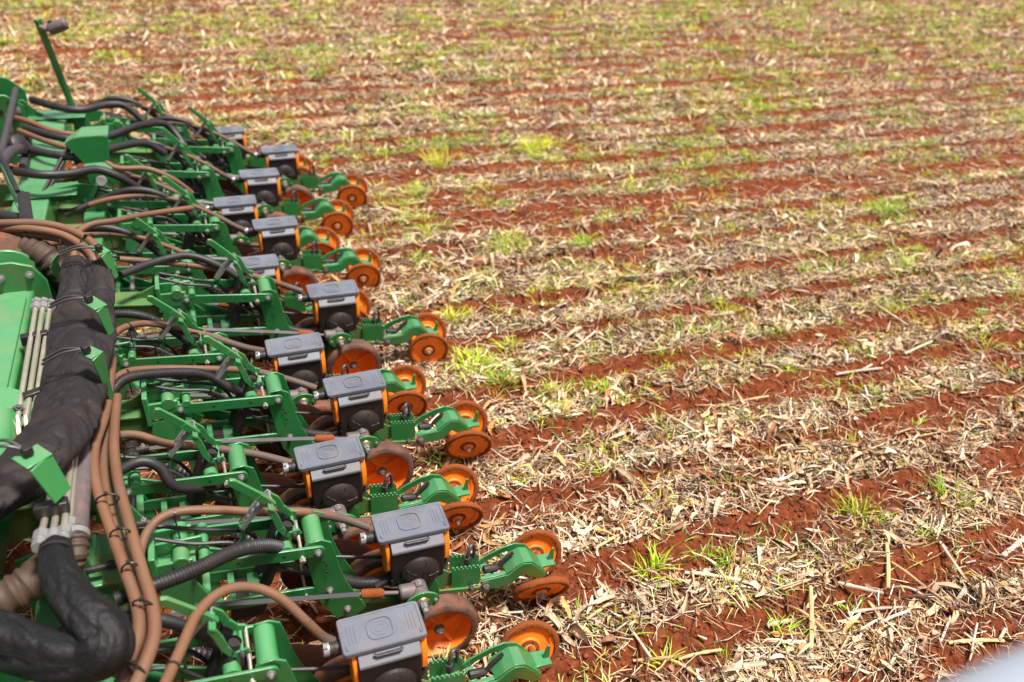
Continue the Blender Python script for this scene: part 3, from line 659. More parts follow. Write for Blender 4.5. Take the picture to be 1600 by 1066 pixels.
    for s in (-1, 1): G().cyl((GX+s*.052, GY-.065, GZ+.003), (GX+s*.052, GY-.075, GZ+.003), .007, 6).build("flange_bolt", "steel", gb)
    # drive rod
    rd = G().tube([(-.24, GY+.010, .392), (-.83, -.115, .497)], .0115, 4).build("drive_rod", "dsteel", root)
    G().tube([(-.083, GY, GZ+.012), (-.245, GY+.010, .392)], .0085, 12).build("rod_end", "greysteel", rd)
    G().tube([(-.145, GY+.004, .3715), (-.155, GY+.005, .373), (-.225, GY+.008, .388), (-.235, GY+.009, .390)], [.014, .0200, .0200, .016], 14).build("rubber_sleeve", "caked", rd)
    # toothed bracket and hook
    for y, xs_ in ((-.098, 0), (-.030, .012)):
        x0, x1, zt, zb = .150+xs_, .275+xs_, .350, .235; poly = [(x1, zb), (x0, zb+.0), (x0, zt)]
        nT = 7
        for k in range(nT):
            xa = x0+(x1-x0)*(k+.0)/nT; xb = x0+(x1-x0)*(k+.55)/nT; xc = x0+(x1-x0)*(k+1.)/nT
            sl = lambda xx: zt-.02*(xx-x0)/(x1-x0)
            poly += [(xa+.001, sl(xa)+.012), (xb, sl(xb)+.012), (xb+.001, sl(xb)), (xc, sl(xc))]
        G().prism(poly, y-.004, y+.004).build("toothed_plate", "green", root)
    g = G().box((.215, -.064, .262), (.12, .064, .012), (0, .02, 0)).prism([(.08, .31), (.12, .35), (.155, .32), (.155, .25), (.09, .25)], -.09, -.082).prism([(.08, .31), (.12, .35), (.155, .32), (.155, .25), (.09, .25)], -.03, -.022)
    g.prism([(.08, .26), (.30, .215), (.30, .195), (.08, .235)], -.112, -.102); g.prism([(.08, .26), (.30, .215), (.30, .195), (.08, .235)], -.02, -.012)
    g.build("tail_link", "dirtygreen", root, .002)
    bolt(G(), (.292, -.112, .208), (0, -1, 0), .013, .012).build("pivot_bolt", "greysteel", root); bolt(G(), (.235, -.112, .232), (0, -1, 0), .009, .008).build("pivot_bolt", "greysteel", root)
    hk = G().tube([(.150, -.065, .385), (.125, -.065, .365), (.115, -.07, .335)], .011, 8, 3).build("spring_end", "dsteel", root)
    G().tube([(.225, -.070, .325), (.227, -.070, .385), (.236, -.062, .415), (.252, -.050, .418), (.262, -.046, .395), (.262, -.044, .335)], .0075, 8, 4).ring([(.013, .02), (.008, .02), (.008, -.02), (.013, -.02)], (.225, -.07, .35), (0, 0, 1), 8).build("adjusting_hook", "dsteel", root)
    # closing arm
    near = [(.285, .195), (.280, .250), (.40, .252), (.440, .285), (.468, .300), (.505, .290), (.555, .235), (.580, .190), (.548, .178), (.505, .215), (.470, .238), (.430, .205), (.395, .190)]
    far = [(.275, .262), (.33, .300), (.40, .325), (.455, .335), (.505, .315), (.560, .240), (.545, .225), (.495, .270), (.455, .300), (.40, .295), (.34, .270), (.29, .240)]
    ca = G().prism(near, -.112, -.104).prism(far, -.022, -.014)
    ca.strip([(.280, .250), (.40, .252)], .008, -.104, -.085); ca.strip([(.30, .252), (.33, .252)], .008, -.085, -.022); ca.strip([(.395, .254), (.432, .284), (.470, .303), (.507, .293), (.556, .236), (.582, .192)], .010, -.108, -.018)
    ca.prism([(.555, .215), (.64, .205), (.64, .195), (.555, .20)], -.075, -.005).prism([(.612, .205), (.628, .275), (.640, .272), (.640, .205)], -.045, -.036)
    ca = ca.build("closing_arm", "green", root, .002)
    G().tube([(.305, -.062, .262), (.36, -.062, .258), (.375, -.060, .262), (.40, -.056, .290), (.44, -.05, .315)], [.019, .019, .010, .008, .008], 10).build("tension_spring", "black", ca)
    b = G(); bolt(b, (.298, -.112, .222), (0, -1, 0), .015, .014); b.build("pivot_bolt", "greysteel", ca)
    G().cyl((.565, -.118, .150), (.600, .050, .165), .011, 12).prism([(.56, .20), (.60, .20), (.60, .145), (.565, .14)], -.05, -.03).build("wheel_axle", "caked", ca)
    closing_wheel(root, (.553, -.135, .128), (-.16, -1, -.24))
    w2 = closing_wheel(root, (.600, .062, .135), (-.14, -1, .26))
    # gauge wheels
    gauge_wheel(root, (.065, -.215, .160), -1)
    gauge_wheel(root, (-.105, .100, .160), 1)
    G().strip([(-.06, .21), (-.02, .255), (.04, .24), (.07, .17)], .03, -.175, -.165).build("gauge_arm", "green", root, .003)
    # down-pressure lever
    lv = G().strip([(-.652, .965), (-.640, .958), (-.555, .868)], [.018, .030, .032], -.022, -.006).strip([(-.560, .874), (-.530, .838), (-.515, .815)], .030, -.024, -.002)
    lv.strip([(-.527, .832), (-.512, .790), (-.500, .735), (-.480, .700), (-.455, .690), (-.430, .700)], .026, -.058, -.048)
    lv.strip([(-.527, .842), (-.500, .815), (-.485, .770), (-.462, .735), (-.435, .722)], .026, .014, .024)
    lv.box((-.524, -.018, .832), (.024, .084, .010), (0, .7, 0)).cyl((-.452, -.064, .700), (-.452, .030, .715), .007, 10)
    lv = lv.build("pressure_lever", "greenl", root, .0015)
    bolt(G(), (-.452, -.06, .698), (0, -1, 0), .009, .008).build("pivot_bolt", "dsteel", lv); bolt(G(), (-.53, -.026, .835), (0, -1, 0), .007, .007).build("pivot_bolt", "dsteel", lv)
    g = G()
    for y in (-.006, .030): g.strip([(-.520, .850), (-.575, .795), (-.632, .722)], .018, y-.004, y+.004)
    for k in range(6):
        t = k/5; g.box((-.526-.10*t, .012, .843-.113*t), (.011 if k not in (0, 5) else .022, .034, .006), (0, -.85, 0))
    g.build("adjuster_rack", "steel", root, .001)
    G().cyl((-.628, .015, .735), (-.632, .015, .60), .006, 8).lathe([(0, .02), (.016, .015), (.018, 0), (.012, -.01), (0, -.01)], (-.628, .015, .712), (0, 0, 1), 12).box((-.632, .05, .64), (.03, .07, .006)).build("rack_post", "greenl", root)
    for y, dx in ((-.035, 0), (.035, -.012)):
        g = G(); g.tube([(-.470+dx, y, .735), (-.575+dx, y, .455)], .0235, 16, cap=False); g.tube([(-.472+dx, y, .729), (-.575+dx, y, .455)], .018, 14, cap=True)
        g.build("spring_tube", "rubber", root)
    G().box((-.585, -.035, .435), (.03, .012, .06)).cyl((-.585, -.05, .445), (-.585, .05, .445), .008, 8).build("spring_anchor", "green", root, .002)
    for dx in (0, .09):
        G().tube([(-.70+dx+.004*math.cos(k*1.3)*5, -.03+.012*math.sin(k*1.3)+.0, .33+.0035*k) for k in range(22)], .005, 6).build("orange_spring", "orangeplastic", root)
    # coulter arm, its spring and the tube beside it
    G().strip([(-.79, .50), (-.66, .44), (-.50, .36), (-.36, .25), (-.31, .20)], [.07, .06, .055, .055, .06], .128, .140).build("coulter_arm", "green", root, .002)
    G().strip([(-.84, .60), (-.80, .50), (-.74, .44)], .07, .10, .15).build("coulter_mount", "green", root, .003)
    G().tube([(-.70, .145, .60), (-.60, .15, .50), (-.45, .155, .36)], .016, 10, ridge=.12, pitch=.022).build("coulter_spring", "dsteel", root)
    G().tube([(-.52, .12, .62), (-.48, .13, .45), (-.42, .145, .25), (-.40, .15, .12)], .018, 12, 4).build("drop_tube", "black", root)
    for cp in ([(-.92, -.03, .78), (-.80, -.045, .735), (-.66, -.05, .70), (-.56, -.06, .60), (-.47, -.055, .50), (-.34, -.06, .42)], [(-.92, .045, .77), (-.76, .03, .72), (-.62, .04, .66), (-.54, .045, .52), (-.42, .04, .47), (-.25, .02, .43), (-.09, .0, .40)]):
        G().tube(cp, .0075, 7, 6).build("cable", "rubber", root)
    for c_ in ((-.56, -.06, .60), (-.66, -.05, .70)): G().tube([(c_[0], c_[1]-.012, c_[2]-.03), (c_[0], c_[1]-.012, c_[2]+.03)], .004, 5).build("cable_tie", "tie", root)
    G().prism([(-.72, .30), (-.60, .30), (-.56, .40), (-.70, .42)], -.06, .05).build("valve_block", "black", root, .005)
    hopper(root)
    # cable from the meter
    G().tube([(-.33, -.02, .40), (-.25, -.05, .335), (-.15, -.075, .33), (-.08, -.11, .335), (-.02, -.10, .345)], .006, 6, 5).box((-.14, -.082, .345), (.05, .018, .016), (0, -.2, .3)).box((-.10, -.10, .352), (.006, .006, .04)).build("sensor_cable", "rubber", root)
    return root
proto = row_unit()
units = []
LAB = ["green row unit nearest the camera, its tail cut by the bottom edge of the picture",
 "green row unit with the large tan hose looping behind it, second nearest the camera",
 "third green row unit from the camera, set back, dark soil under its grey hopper",
 "fourth green row unit from the camera, grey hopper in front of a big orange wheel",
 "fifth green row unit from the camera, set back, its tail under the sixth one's wheels",
 "green row unit whose wheels stand beside the brightest grass tuft, sixth from the camera",
 "seventh green row unit from the camera, its grey lid half hidden behind a lever",
 "eighth green row unit from the camera, with upright tooth plate before two orange wheels",
 "ninth green row unit from the camera, set back between two longer ones",
 "tenth green row unit from the camera, its wheels at the end of the double furrow",
 "second farthest green row unit, its grey lid standing clear against the straw",
 "farthest green row unit, its small grey lid peeping out above the green arms"]
for i in range(12):
    o = proto if i == 0 else copy_tree(proto)
    o.location = (UX[i], UY[i], rnd.uniform(-.010, .012)); o.rotation_euler = (math.radians(rnd.uniform(-1.2, 1.2)), math.radians(rnd.uniform(-.8, .8)), math.radians(rnd.uniform(-.9, .9)))
    for ch in o.children:
        if ch.name.startswith('closing_wheel'):
            dl = (10, 10, 4, 4, -1, -9, -3, -4, -2, -5, -3, 0)[i] if ch.location.y < 0 else rnd.uniform(-3, 3)
            ch.rotation_euler = (math.radians(dl), 0, math.radians(rnd.uniform(-4, 4)))
    o['label'] = LAB[i]; o['group'] = "row units side by side along the seeder"
    units.append(o)
# every unit gets its own hoses
def hose(unit, name, pts, r, mat, ridge=0., ties=(), lab=None):
    ox, oy = UX[unit], UY[unit]
    pts = [(p[0]-ox, p[1]-oy, p[2]) for p in pts]
    o = G().tube(pts, r, 14, 7, ridge=ridge, pitch=.011).build(name, mat, units[unit])
    if lab: o['label'] = lab
    g = G()
    for t in ties:
        k = int(t*(len(pts)-1)); k = min(k, len(pts)-2); a = Vector(pts[k]); b = Vector(pts[k+1]); c = a.lerp(b, t*(len(pts)-1)-k); d = (b-a).normalized()
        g.ring([(r*1.18, .004), (r*1.02, .004), (r*1.02, -.004), (r*1.18, -.004)], c, d, 12); g.tube([c+Vector((0, -r*1.1, .0)), c+Vector((.004, -r*1.3, -.10))], .003, 5)
    if ties: g.build("cable_tie", "tie", o)
    if name == 'seed_hose':
        q = G().tube(pts[-3:], r*1.04, 14, 7); q.build("hose_end", "hoseend", o)
    return o
def loc(u, pts): return [(UX[u]+p[0], UY[u]+p[1], p[2]) for p in pts]
SEED = {0: [(-0.285, 1.564, 0.950), (-0.235, 1.719, 0.920), (-0.185, 1.879, 0.880), (-0.112, 1.970, 0.850), (-0.025, 2.006, 0.800), (0.058, 1.986, 0.740), (0.128, 1.941, 0.650), (0.173, 1.930, 0.570), (0.207, 1.925, 0.535)],
        1: [(-0.378, 2.236, 0.800), (-0.348, 2.344, 0.820), (-0.282, 2.395, 0.840), (-0.167, 2.410, 0.820), (0.025, 2.429, 0.740), (0.211, 2.457, 0.660), (0.344, 2.464, 0.580), (0.438, 2.433, 0.535)],
        2: [(-0.514, 2.675, 0.800), (-0.511, 2.815, 0.840), (-0.448, 2.904, 0.850), (-0.367, 2.936, 0.820), (-0.265, 2.922, 0.760), (-0.106, 2.945, 0.680), (0.067, 2.943, 0.600), (0.206, 2.917, 0.535)],
        3: [(-0.471, 3.005, 0.860), (-0.466, 3.209, 0.860), (-0.423, 3.335, 0.860), (-0.313, 3.411, 0.820), (-0.063, 3.455, 0.740), (0.135, 3.497, 0.660), (0.293, 3.490, 0.580), (0.412, 3.441, 0.535)],
        4: [(-0.470, 3.579, 0.840), (-0.454, 3.685, 0.860), (-0.388, 3.767, 0.850), (-0.281, 3.836, 0.800), (-0.072, 3.845, 0.700), (0.101, 3.832, 0.600), (0.204, 3.863, 0.535)],
        5: [(-0.451, 4.447, 0.860), (-0.282, 4.452, 0.820), (-0.027, 4.480, 0.740), (0.240, 4.452, 0.660), (0.379, 4.470, 0.580), (0.483, 4.445, 0.535)]}
for i in range(12):
    s = SEED.get(i) or loc(i, [(-1.10, .03+rnd.uniform(-.03, .03), .80), (-.95, .05, .83), (-.75, .04, .83), (-.55, .02, .77), (-.38, .01, .67), (-.26, 0, .58), (-.19, 0, .536)])
    hose(i, "seed_hose", s, .0165, "brownhose", 0, (.32,) if i > 0 else (.08,))
VAC = {1: [(-0.430, 2.037, 0.860), (-0.316, 2.061, 0.860), (-0.201, 2.109, 0.840), (-0.079, 2.192, 0.800), (0.006, 2.256, 0.740), (0.076, 2.308, 0.660)],
       3: [(-0.460, 3.227, 0.840), (-0.397, 3.297, 0.860), (-0.248, 3.354, 0.820), (-0.092, 3.389, 0.760), (0.008, 3.371, 0.680), (0.111, 3.362, 0.580)],
       2: [(-0.454, 2.773, 0.780), (-0.360, 2.786, 0.800), (-0.297, 2.775, 0.760), (-0.243, 2.751, 0.660)],
       5: [(-0.446, 4.263, 0.860), (-0.280, 4.410, 0.840), (-0.116, 4.488, 0.820), (0.026, 4.466, 0.760), (0.149, 4.428, 0.660)]}
for i in range(12):
    j = rnd.uniform(-.03, .03)
    tail = loc(i, [(-.42, .0, .50), (-.33, -.03, .40), (-.2, -.05, .335), (-.06, -.05, .325)])
    s = (VAC.get(i) or loc(i, [(-1.25, .06+j, .74), (-1.05, .09+j, .80), (-.85, .06, .86+j*.5), (-.68, .04, .83), (-.52, .02, .68)])) + tail
    hose(i, "vacuum_hose", s, .0245 if i == 1 else .021, "rubber", .06 if i in (1, 3, 4) else 0, ())
# ------------------------------------------------------------ the seeder's frame
fr = thing("seeder_frame", "green steel frame and toolbar of the seeder along the left edge", "seeder frame", (-.95, 3, .8))
def fp(g, name, mat, bevel=.003, label=None, ang=32):
    g.v = [(a+.95, b_-3, c_-.8) for a, b_, c_ in g.v]; return g.build(name, mat, fr, bevel, ang, label)
fp(G().box((-.985, 2.55, .835), (.37, 3.05, .23)), "main_toolbar", "greenl", .015)
fp(G().box((-.985, 2.9, .957), (.33, 2.1, .012)).box((-1.02, 2.6, .967), (.05, .5, .01)), "top_plate", "greenl", .004)
pl = [(-1.25, .70), (-.76, .70), (-.735, .80), (-.735, .99), (-.78, 1.07), (-.86, 1.10), (-1.25, 1.10)]
for y, s in ((4.05, 1), (4.17, 1)):
    fp(G().prism(pl, y-.009, y+.009), "end_flange", "greenl", .003)
for x in (-1.05, -.92, -.80): fp(bolt(G(), (x, 4.04, 1.03), (0, -1, 0), .013, .012), "flange_bolt", "steel", 0)
fp(G().box((-.95, 4.55, .80), (.26, .75, .22)), "toolbar_joint", "green", .01)
fp(G().box((-.955, 6.1, .78), (.20, 2.4, .16)), "wing_toolbar", "greenl", .01)
fp(G().box((-.66, 4.35, .56), (.13, 6.7, .13)), "rear_toolbar", "green", .01)
fp(G().box((-1.5, 5.6, .62), (1.0, .16, .14), (0, 0, .25)), "diagonal_beam", "greenl", .01)
for y, x0 in ((5.55, -1.0), (6.35, -1.0), (7.15, -1.02)):
    fp(G().prism([(x0-.32, .78), (x0+.38, .80), (x0+.42, .88), (x0+.30, .90), (x0+.05, .86), (x0-.10, .93), (x0-.32, .95)], y-.007, y+.007).prism([(x0-.10, .868), (x0+.30, .868), (x0+.30, .876), (x0-.10, .876)], y-.12, y+.10), "cross_plate", "green", .002)
# pivot disc and its tube
dc = (-0.795, 2.976, 1.000)
fp(G().lathe([(0, .010), (.100, .010), (.102, 0), (.100, -.010), (0, -.010)], dc, (.35, -.25, .9), 40).lathe([(0, -.022), (.100, -.022), (.102, -.032), (.100, -.042), (0, -.042)], dc, (.35, -.25, .9), 40), "pivot_disc", "greenl", 0)
b = G(); bolt(b, Vector(dc)+Vector((.045, -.02, .0)), (.35, -.25, .9), .016, .016); fp(b, "pivot_bolt", "dsteel", 0)
fp(G().cyl((-0.813, 2.947, 0.980), (-0.784, 2.456, 0.950), .06, 24), "pivot_tube", "greenl", 0)
# lower left bracketry
fp(G().prism([(-1.15, .30), (-.66, .30), (-.60, .55), (-.66, .80), (-1.15, .84)], 2.06, 2.075), "side_plate", "green", .003)
fp(G().prism([(-.75, .35), (-.57, .35), (-.52, .60), (-.56, .86), (-.75, .80)], 2.36, 2.372), "side_plate", "green", .003)
fp(G().box((-.50, 2.35, .56), (.10, .55, .10)).box((-.56, 2.32, .66), (.05, .48, .03)), "step_beam", "greenl", .004)
fp(G().box((-.74, 1.75, .46), (.30, .7, .02)), "cover_plate", "greenl", .004)
fp(G().box((-.545, 2.25, .76), (.03, .05, .16)).box((-.52, 2.25, .74), (.06, .05, .012)), "hose_lug", "greenl", .003)
b = G(); b.tube([(-.53, 2.25, .80), (-.46, 2.25, .80)], .012, 8).tube([(-.465, 2.25, .80), (-.44, 2.25, .80)], .017, 8); fp(b, "lug_bolt", "black", 0)
# brackets that hold the canvas sleeve
def fold(pts, wd, name, label=None, t=.007):
    g = G(); n = len(pts)
    for i in range(n-1):
        a, c = Vector(pts[i]), Vector(pts[i+1]); d = (c-a).normalized(); s_ = wd[i]; s2 = wd[i+1]
        u = Vector(wdir); u = (u-d*u.dot(d)).normalized(); nn = d.cross(u).normalized()*t/2
        vs = [a-u*s_/2-nn, a+u*s_/2-nn, c+u*s2/2-nn, c-u*s2/2-nn, a-u*s_/2+nn, a+u*s_/2+nn, c+u*s2/2+nn, c-u*s2/2+nn]
        g.add(vs, [(3, 2, 1, 0), (4, 5, 6, 7), (0, 1, 5, 4), (1, 2, 6, 5), (2, 3, 7, 6), (3, 0, 4, 7)])
    return fp(g, name, "greenl", .002, label)
wdir = (.6, .8, 0)
fold([(-0.478, 3.954, 1.170), (-0.446, 3.910, 1.160), (-0.423, 3.928, 1.020)], [.06, .06, .03], "sleeve_bracket")
fold([(-0.649, 4.000, 1.140), (-0.681, 3.988, 1.100), (-0.673, 4.079, 0.950)], [.03, .05, .04], "sleeve_bracket")
fold([(-0.501, 3.458, 1.170), (-0.447, 3.382, 1.160), (-0.435, 3.398, 1.020)], [.06, .06, .04], "sleeve_bracket")
fold([(-0.496, 3.046, 1.170), (-0.449, 3.002, 1.160), (-0.445, 3.046, 0.930)], [.06, .06, .025], "sleeve_bracket")
fold([(-0.709, 3.727, 1.020), (-0.719, 3.672, 0.980), (-0.710, 3.663, 0.900)], [.02, .05, .05], "sleeve_bracket")
fold([(-0.607, 2.320, 1.270), (-0.562, 2.268, 1.260), (-0.528, 2.250, 1.130)], [.085, .085, .07], "sleeve_bracket")
for a, c in (((-0.638, 3.934, 1.170), (-0.467, 3.915, 1.190)), ((-0.647, 3.474, 1.150), (-0.491, 3.424, 1.190)), ((-0.644, 3.045, 1.140), (-0.484, 3.015, 1.190)), ((-0.693, 2.340, 1.300), (-0.594, 2.296, 1.290))):
    a = Vector(a); c = Vector(c)
    g = G().tube([a+Vector((0, .012, 0)), (a+c)/2+Vector((0, .012, .02)), c], .0055, 6, 4).tube([a-Vector((0, .016, 0)), (a+c)/2+Vector((0, -.016, .02)), c], .0055, 6, 4)
    fp(g, "strap", "dsteel", 0); fp(G().box(c, (.028, .028, .028), (0, 0, .6)), "strap_buckle", "black", .003)
# gusset tower and ram in the upper left corner
fp(G().prism([(-1.75, .70), (-1.30, .62), (-1.13, .70), (-1.12, 1.02), (-1.22, 1.12), (-1.55, 1.20), (-1.85, 1.20)], 7.30, 7.32), "gusset_plate", "green", .003)
fp(G().prism([(-1.75, .70), (-1.30, .62), (-1.13, .70), (-1.12, .98), (-1.22, 1.06), (-1.75, 1.10)], 7.05, 7.065), "gusset_plate", "green", .003)
fp(G().prism([(-1.22, 1.0), (-1.12, 1.0), (-.90, .70), (-1.00, .66)], 7.12, 7.135), "gusset_leg", "green", .003)
fp(G().prism([(-1.22, .90), (-1.12, .92), (-.95, .62), (-1.05, .60)], 6.55, 6.565), "gusset_leg", "green", .003)
for x, z in ((-1.2, 1.0), (-1.28, .94), (-1.2, .88), (-1.35, 1.04), (-1.42, .96)): fp(G().cyl((x, 7.046, z), (x, 7.05, z), .022, 12), "bolt_hole", "black", 0)
for x, z in ((-1.17, .95), (-1.25, .80)): fp(bolt(G(), (x, 7.045, z), (0, -1, 0), .022, .02), "gusset_bolt", "steel", 0)
fp(G().tube([(-1.173, 7.237, 1.050), (-1.100, 5.989, 1.080), (-1.072, 5.372, 1.100)], .022, 16), "hydraulic_ram", "dsteel", 0)
fp(G().tube([(-1.008, 5.770, 0.950), (-1.037, 6.514, 0.950)], .026, 18).tube([(-0.997, 5.754, 1.080), (-1.023, 5.549, 1.120), (-1.050, 5.312, 1.120)], [.030, .034, .030], 16, 3), "wheel_motor", "dsteel", 0)
fp(G().lathe([(0, .04), (.035, .04), (.06, .025), (.068, 0), (.06, -.025), (0, -.04)], (-1.028, 5.924, 1.050), (.7, -.4, .5), 24), "rubber_stop", "rubber", 0)
wdir = (.6, .8, 0)
fold([(-1.102, 5.599, 1.180), (-0.969, 5.110, 1.100), (-0.839, 4.590, 1.050)], [.03, .05, .05], "stand_lever", t=.02)
fp(G().tube([(-1.043, 5.352, 1.220), (-0.966, 5.072, 1.200), (-0.897, 4.819, 1.150)], .014, 8), "lever_grip", "rubber", 0)
# folded cover bracket standing over the wing
tp = Vector((-0.613, 5.774, 1.120)); x0, y0, z0 = tp
fp(G().prism([(x0-.13, z0-.035), (x0-.06, z0), (x0+.06, z0+.006), (x0+.13, z0), (x0+.11, z0-.17), (x0-.045, z0-.17)], y0-.012, y0), "cover_bracket", "green", .003)
fp(G().add([(x0-.13, y0-.012, z0-.030), (x0-.06, y0-.012, z0+.006), (x0+.13, y0-.012, z0+.006), (x0+.13, y0+.19, z0+.006), (x0-.03, y0+.19, z0+.006), (x0-.12, y0+.10, z0-.03)], [(0, 1, 4, 5), (1, 2, 3, 4)]), "cover_top", "greenl", 0, ang=8)
fp(G().box((x0+.035, y0-.035, z0-.19), (.165, .06, .012), (.5, 0, 0)).prism([(x0-.04, z0-.20), (x0+.12, z0-.20), (x0+.15, z0-.30), (x0+.10, z0-.30), (x0+.07, z0-.26), (x0+.0, z0-.26), (x0-.03, z0-.31)], y0-.062, y0-.052), "cover_foot", "green", .003)
fp(G().lathe([(0, .01), (.030, .012), (.036, 0), (0, 0)], (x0+.04, y0-.07, z0-.275), (0, -1, .3), 20), "cover_boss", "steel", 0)
for a in ((-0.724, 5.908, 1.050), (-0.713, 5.914, 1.030)):
    a = Vector(a); fp(G().tube([a, a+Vector((-.12, -.25, -.13)), a+Vector((-.24, -.55, -.25))], .010, 8, 4), "control_cable", "black", 0)

# air spring between the toolbars
sp_c = Vector((-0.936, 4.288, 0.930))
asp = thing("air_spring", "big dark rubber air spring below the corrugated duct at the left edge", "air spring", tuple(sp_c))
G().lathe([(0, .17), (.12, .17), (.20, .13), (.225, .06), (.21, 0), (.225, -.06), (.20, -.13), (0, -.15)], (0, 0, 0), (.15, -1, .25), 44).build("bellows", "tyre", asp)
G().lathe([(0, .192), (.15, .192), (.155, .175), (0, .175)], (0, 0, 0), (.15, -1, .25), 36).prism([(-.2, -.05), (.02, -.05), (.10, .06), (.03, .16), (-.2, .20)], -.235, -.222).build("end_cap", "greenl", asp, .003)
b = G(); bolt(b, (.01, -.236, .09), (0, -1, 0), .016, .016); b.build("cap_bolt", "steel", asp)

# mast with the grey lamp at the top
mb = Vector((-.79, 7.18, .80)); mt_ = Vector((-0.883, 7.000, 1.598))
ms_ = thing("sensor_mast", "slim green mast leaning left with a grey sensor at its top", "mast", tuple(mb))
d = mt_-mb
G().tube([(0, 0, 0), tuple(d)], .026, 4).build("mast_tube", "green", ms_, .002)
G().prism([(-.04, -.06), (.10, -.06), (.06, .08), (-.02, .10)], -.04, -.03).build("mast_foot", "greenl", ms_, .002)
sn = G().tube([d+Vector((.00, 0, -.05)), d+Vector((.04, 0, -.07)), d+Vector((.07, 0, -.065))], .020, 10).tube([d+Vector((.06, 0, -.075)), d+Vector((.075, 0, -.07)), d+Vector((.17, 0, -.035)), d+Vector((.185, 0, -.03))], [.035, .043, .043, .03], 18).build("sensor", "greysteel", ms_)
G().tube([d+Vector((.06, 0, -.03)), d+Vector((.09, 0, -.02))], .013, 8).build("sensor_bracket", "black", ms_)

# hydraulic drive shaft running past every unit
ds = thing("drive_shaft", "silver drive shaft with black gearboxes running behind the toolbar", "drive shaft", (-.45, 4.5, .485))
G().tube([(0, -2.9, 0), (0, 3.1, 0)], .0135, 12).build("shaft", "steel", ds)
for i in range(12):
    y = UY[i]-.115-4.5
    o = G().tube([(0, y-.055, 0), (0, y-.05, 0), (0, y+.05, 0), (0, y+.055, 0)], [.026, .030, .030, .026], 16).tube([(.02, y, 0), (.075, y, 0)], .021, 14).box((0, y, .03), (.03, .03, .012)).build("shaft_gearbox", "black", ds, .002)
    b = G(); bolt(b, (.05, y, .018), (0, 0, 1), .007, .006); b.build("gearbox_bolt", "steel", o)
    G().tube([(.07, y, 0), (UX[i]-.83+.45, y, -.012)], .0115, 4).build("rod_stub", "dsteel", o)

# canvas sleeves, pipes, ducts and hose bundles
def wrinkled(paths, name, mat, label, cat, wr=.10, seg=26, flat=.62, seed=0):
    g = G(); seg = 56
    for pts, r in paths:
        n0 = len(g.v); g.tube(pts, r, seg, 26, flat=flat)
        vs = np.array([tuple(v) for v in g.v[n0:]]); nn = len(vs)//seg
        c = vs.reshape(nn, seg, 3).mean(1, keepdims=True); q = vs.reshape(nn, seg, 3)-c
        sl = np.concatenate([[0], np.cumsum(np.linalg.norm(np.diff(c[:, 0], axis=0), axis=1))])[:, None]*np.ones((1, seg))
        an = 2*np.pi*np.arange(seg)[None]/seg*np.ones((nn, 1)); ca, sa = np.cos(an), np.sin(an)
        # long hoses showing through, cross folds pulled slantwise, and small puckers
        w1 = fbm(sl*3+seed, sl*2+3, 2)
        lob = .5+.5*np.cos(an*5+w1*2)
        cr1 = 1-np.abs(2*fbm(sl*11+ca*1.3+seed, sa*1.3-sl*3+9, 2)-1)*3.2
        cr2 = 1-np.abs(2*fbm(sl*4+ca*1.5+31, sa*1.5+sl*6+seed, 2)-1)*2.6
        q = q*(1+wr*(.45*lob-.6*np.clip(cr1, 0, 1)**2-.5*np.clip(cr2, 0, 1)**2+.8*(fbm(sl*5+ca+7, sa+sl*2+seed, 2)-.5)))[:, :, None]
        g.v[n0:] = [tuple(v) for v in (c+q).reshape(-1, 3)]
        # a sewn seam along the top
        k0 = 3; g.tube([g.v[n0+i*seg+k0] for i in range(3, nn-3, 3)], .0022, 5)
    o = g.build(name, mat, None, 0, 60); return tag(o, label, cat)
PA = lambda L_: L_
wrinkled([([(-0.592, 4.025, 1.080), (-0.590, 3.837, 1.070), (-0.595, 3.665, 1.030), (-0.594, 3.435, 1.000), (-0.584, 3.086, 1.000)], [.055, .058, .07, .09, .08]),
          ([(-0.498, 4.028, 1.080), (-0.485, 3.827, 1.060), (-0.495, 3.637, 1.030), (-0.514, 3.411, 1.000), (-0.531, 3.116, 1.000)], [.050, .06, .066, .09, .08]),
          ([(-0.572, 3.713, 1.000), (-0.567, 3.481, 1.000), (-0.564, 3.221, 1.000), (-0.567, 3.013, 1.000), (-0.581, 2.793, 1.020), (-0.618, 2.600, 1.050), (-0.665, 2.462, 1.080), (-0.736, 2.360, 1.100), (-0.815, 2.302, 1.100)], [.07, .108, .114, .114, .114, .112, .11, .105, .10])],
         "canvas_sleeve", "fabric", "dusty black canvas sleeve laced round the hoses along the toolbar", "hose sleeve", .23)
wrinkled([([(-0.544, 2.070, 1.100), (-0.531, 1.993, 1.120), (-0.514, 1.908, 1.130), (-0.480, 1.815, 1.130), (-0.435, 1.742, 1.120), (-0.402, 1.694, 1.100), (-0.402, 1.657, 1.080), (-0.454, 1.668, 1.050), (-0.523, 1.691, 1.050), (-0.603, 1.749, 1.050), (-0.668, 1.797, 1.050), (-0.746, 1.830, 1.050)], [.040, .044, .050, .055, .060, .062, .064, .066, .07, .075, .08, .085])],
         "canvas_sleeve", "fabricclean", "clean black canvas sleeve bending back below the steel pipe fittings", "hose sleeve", .18, flat=.8, seed=5)
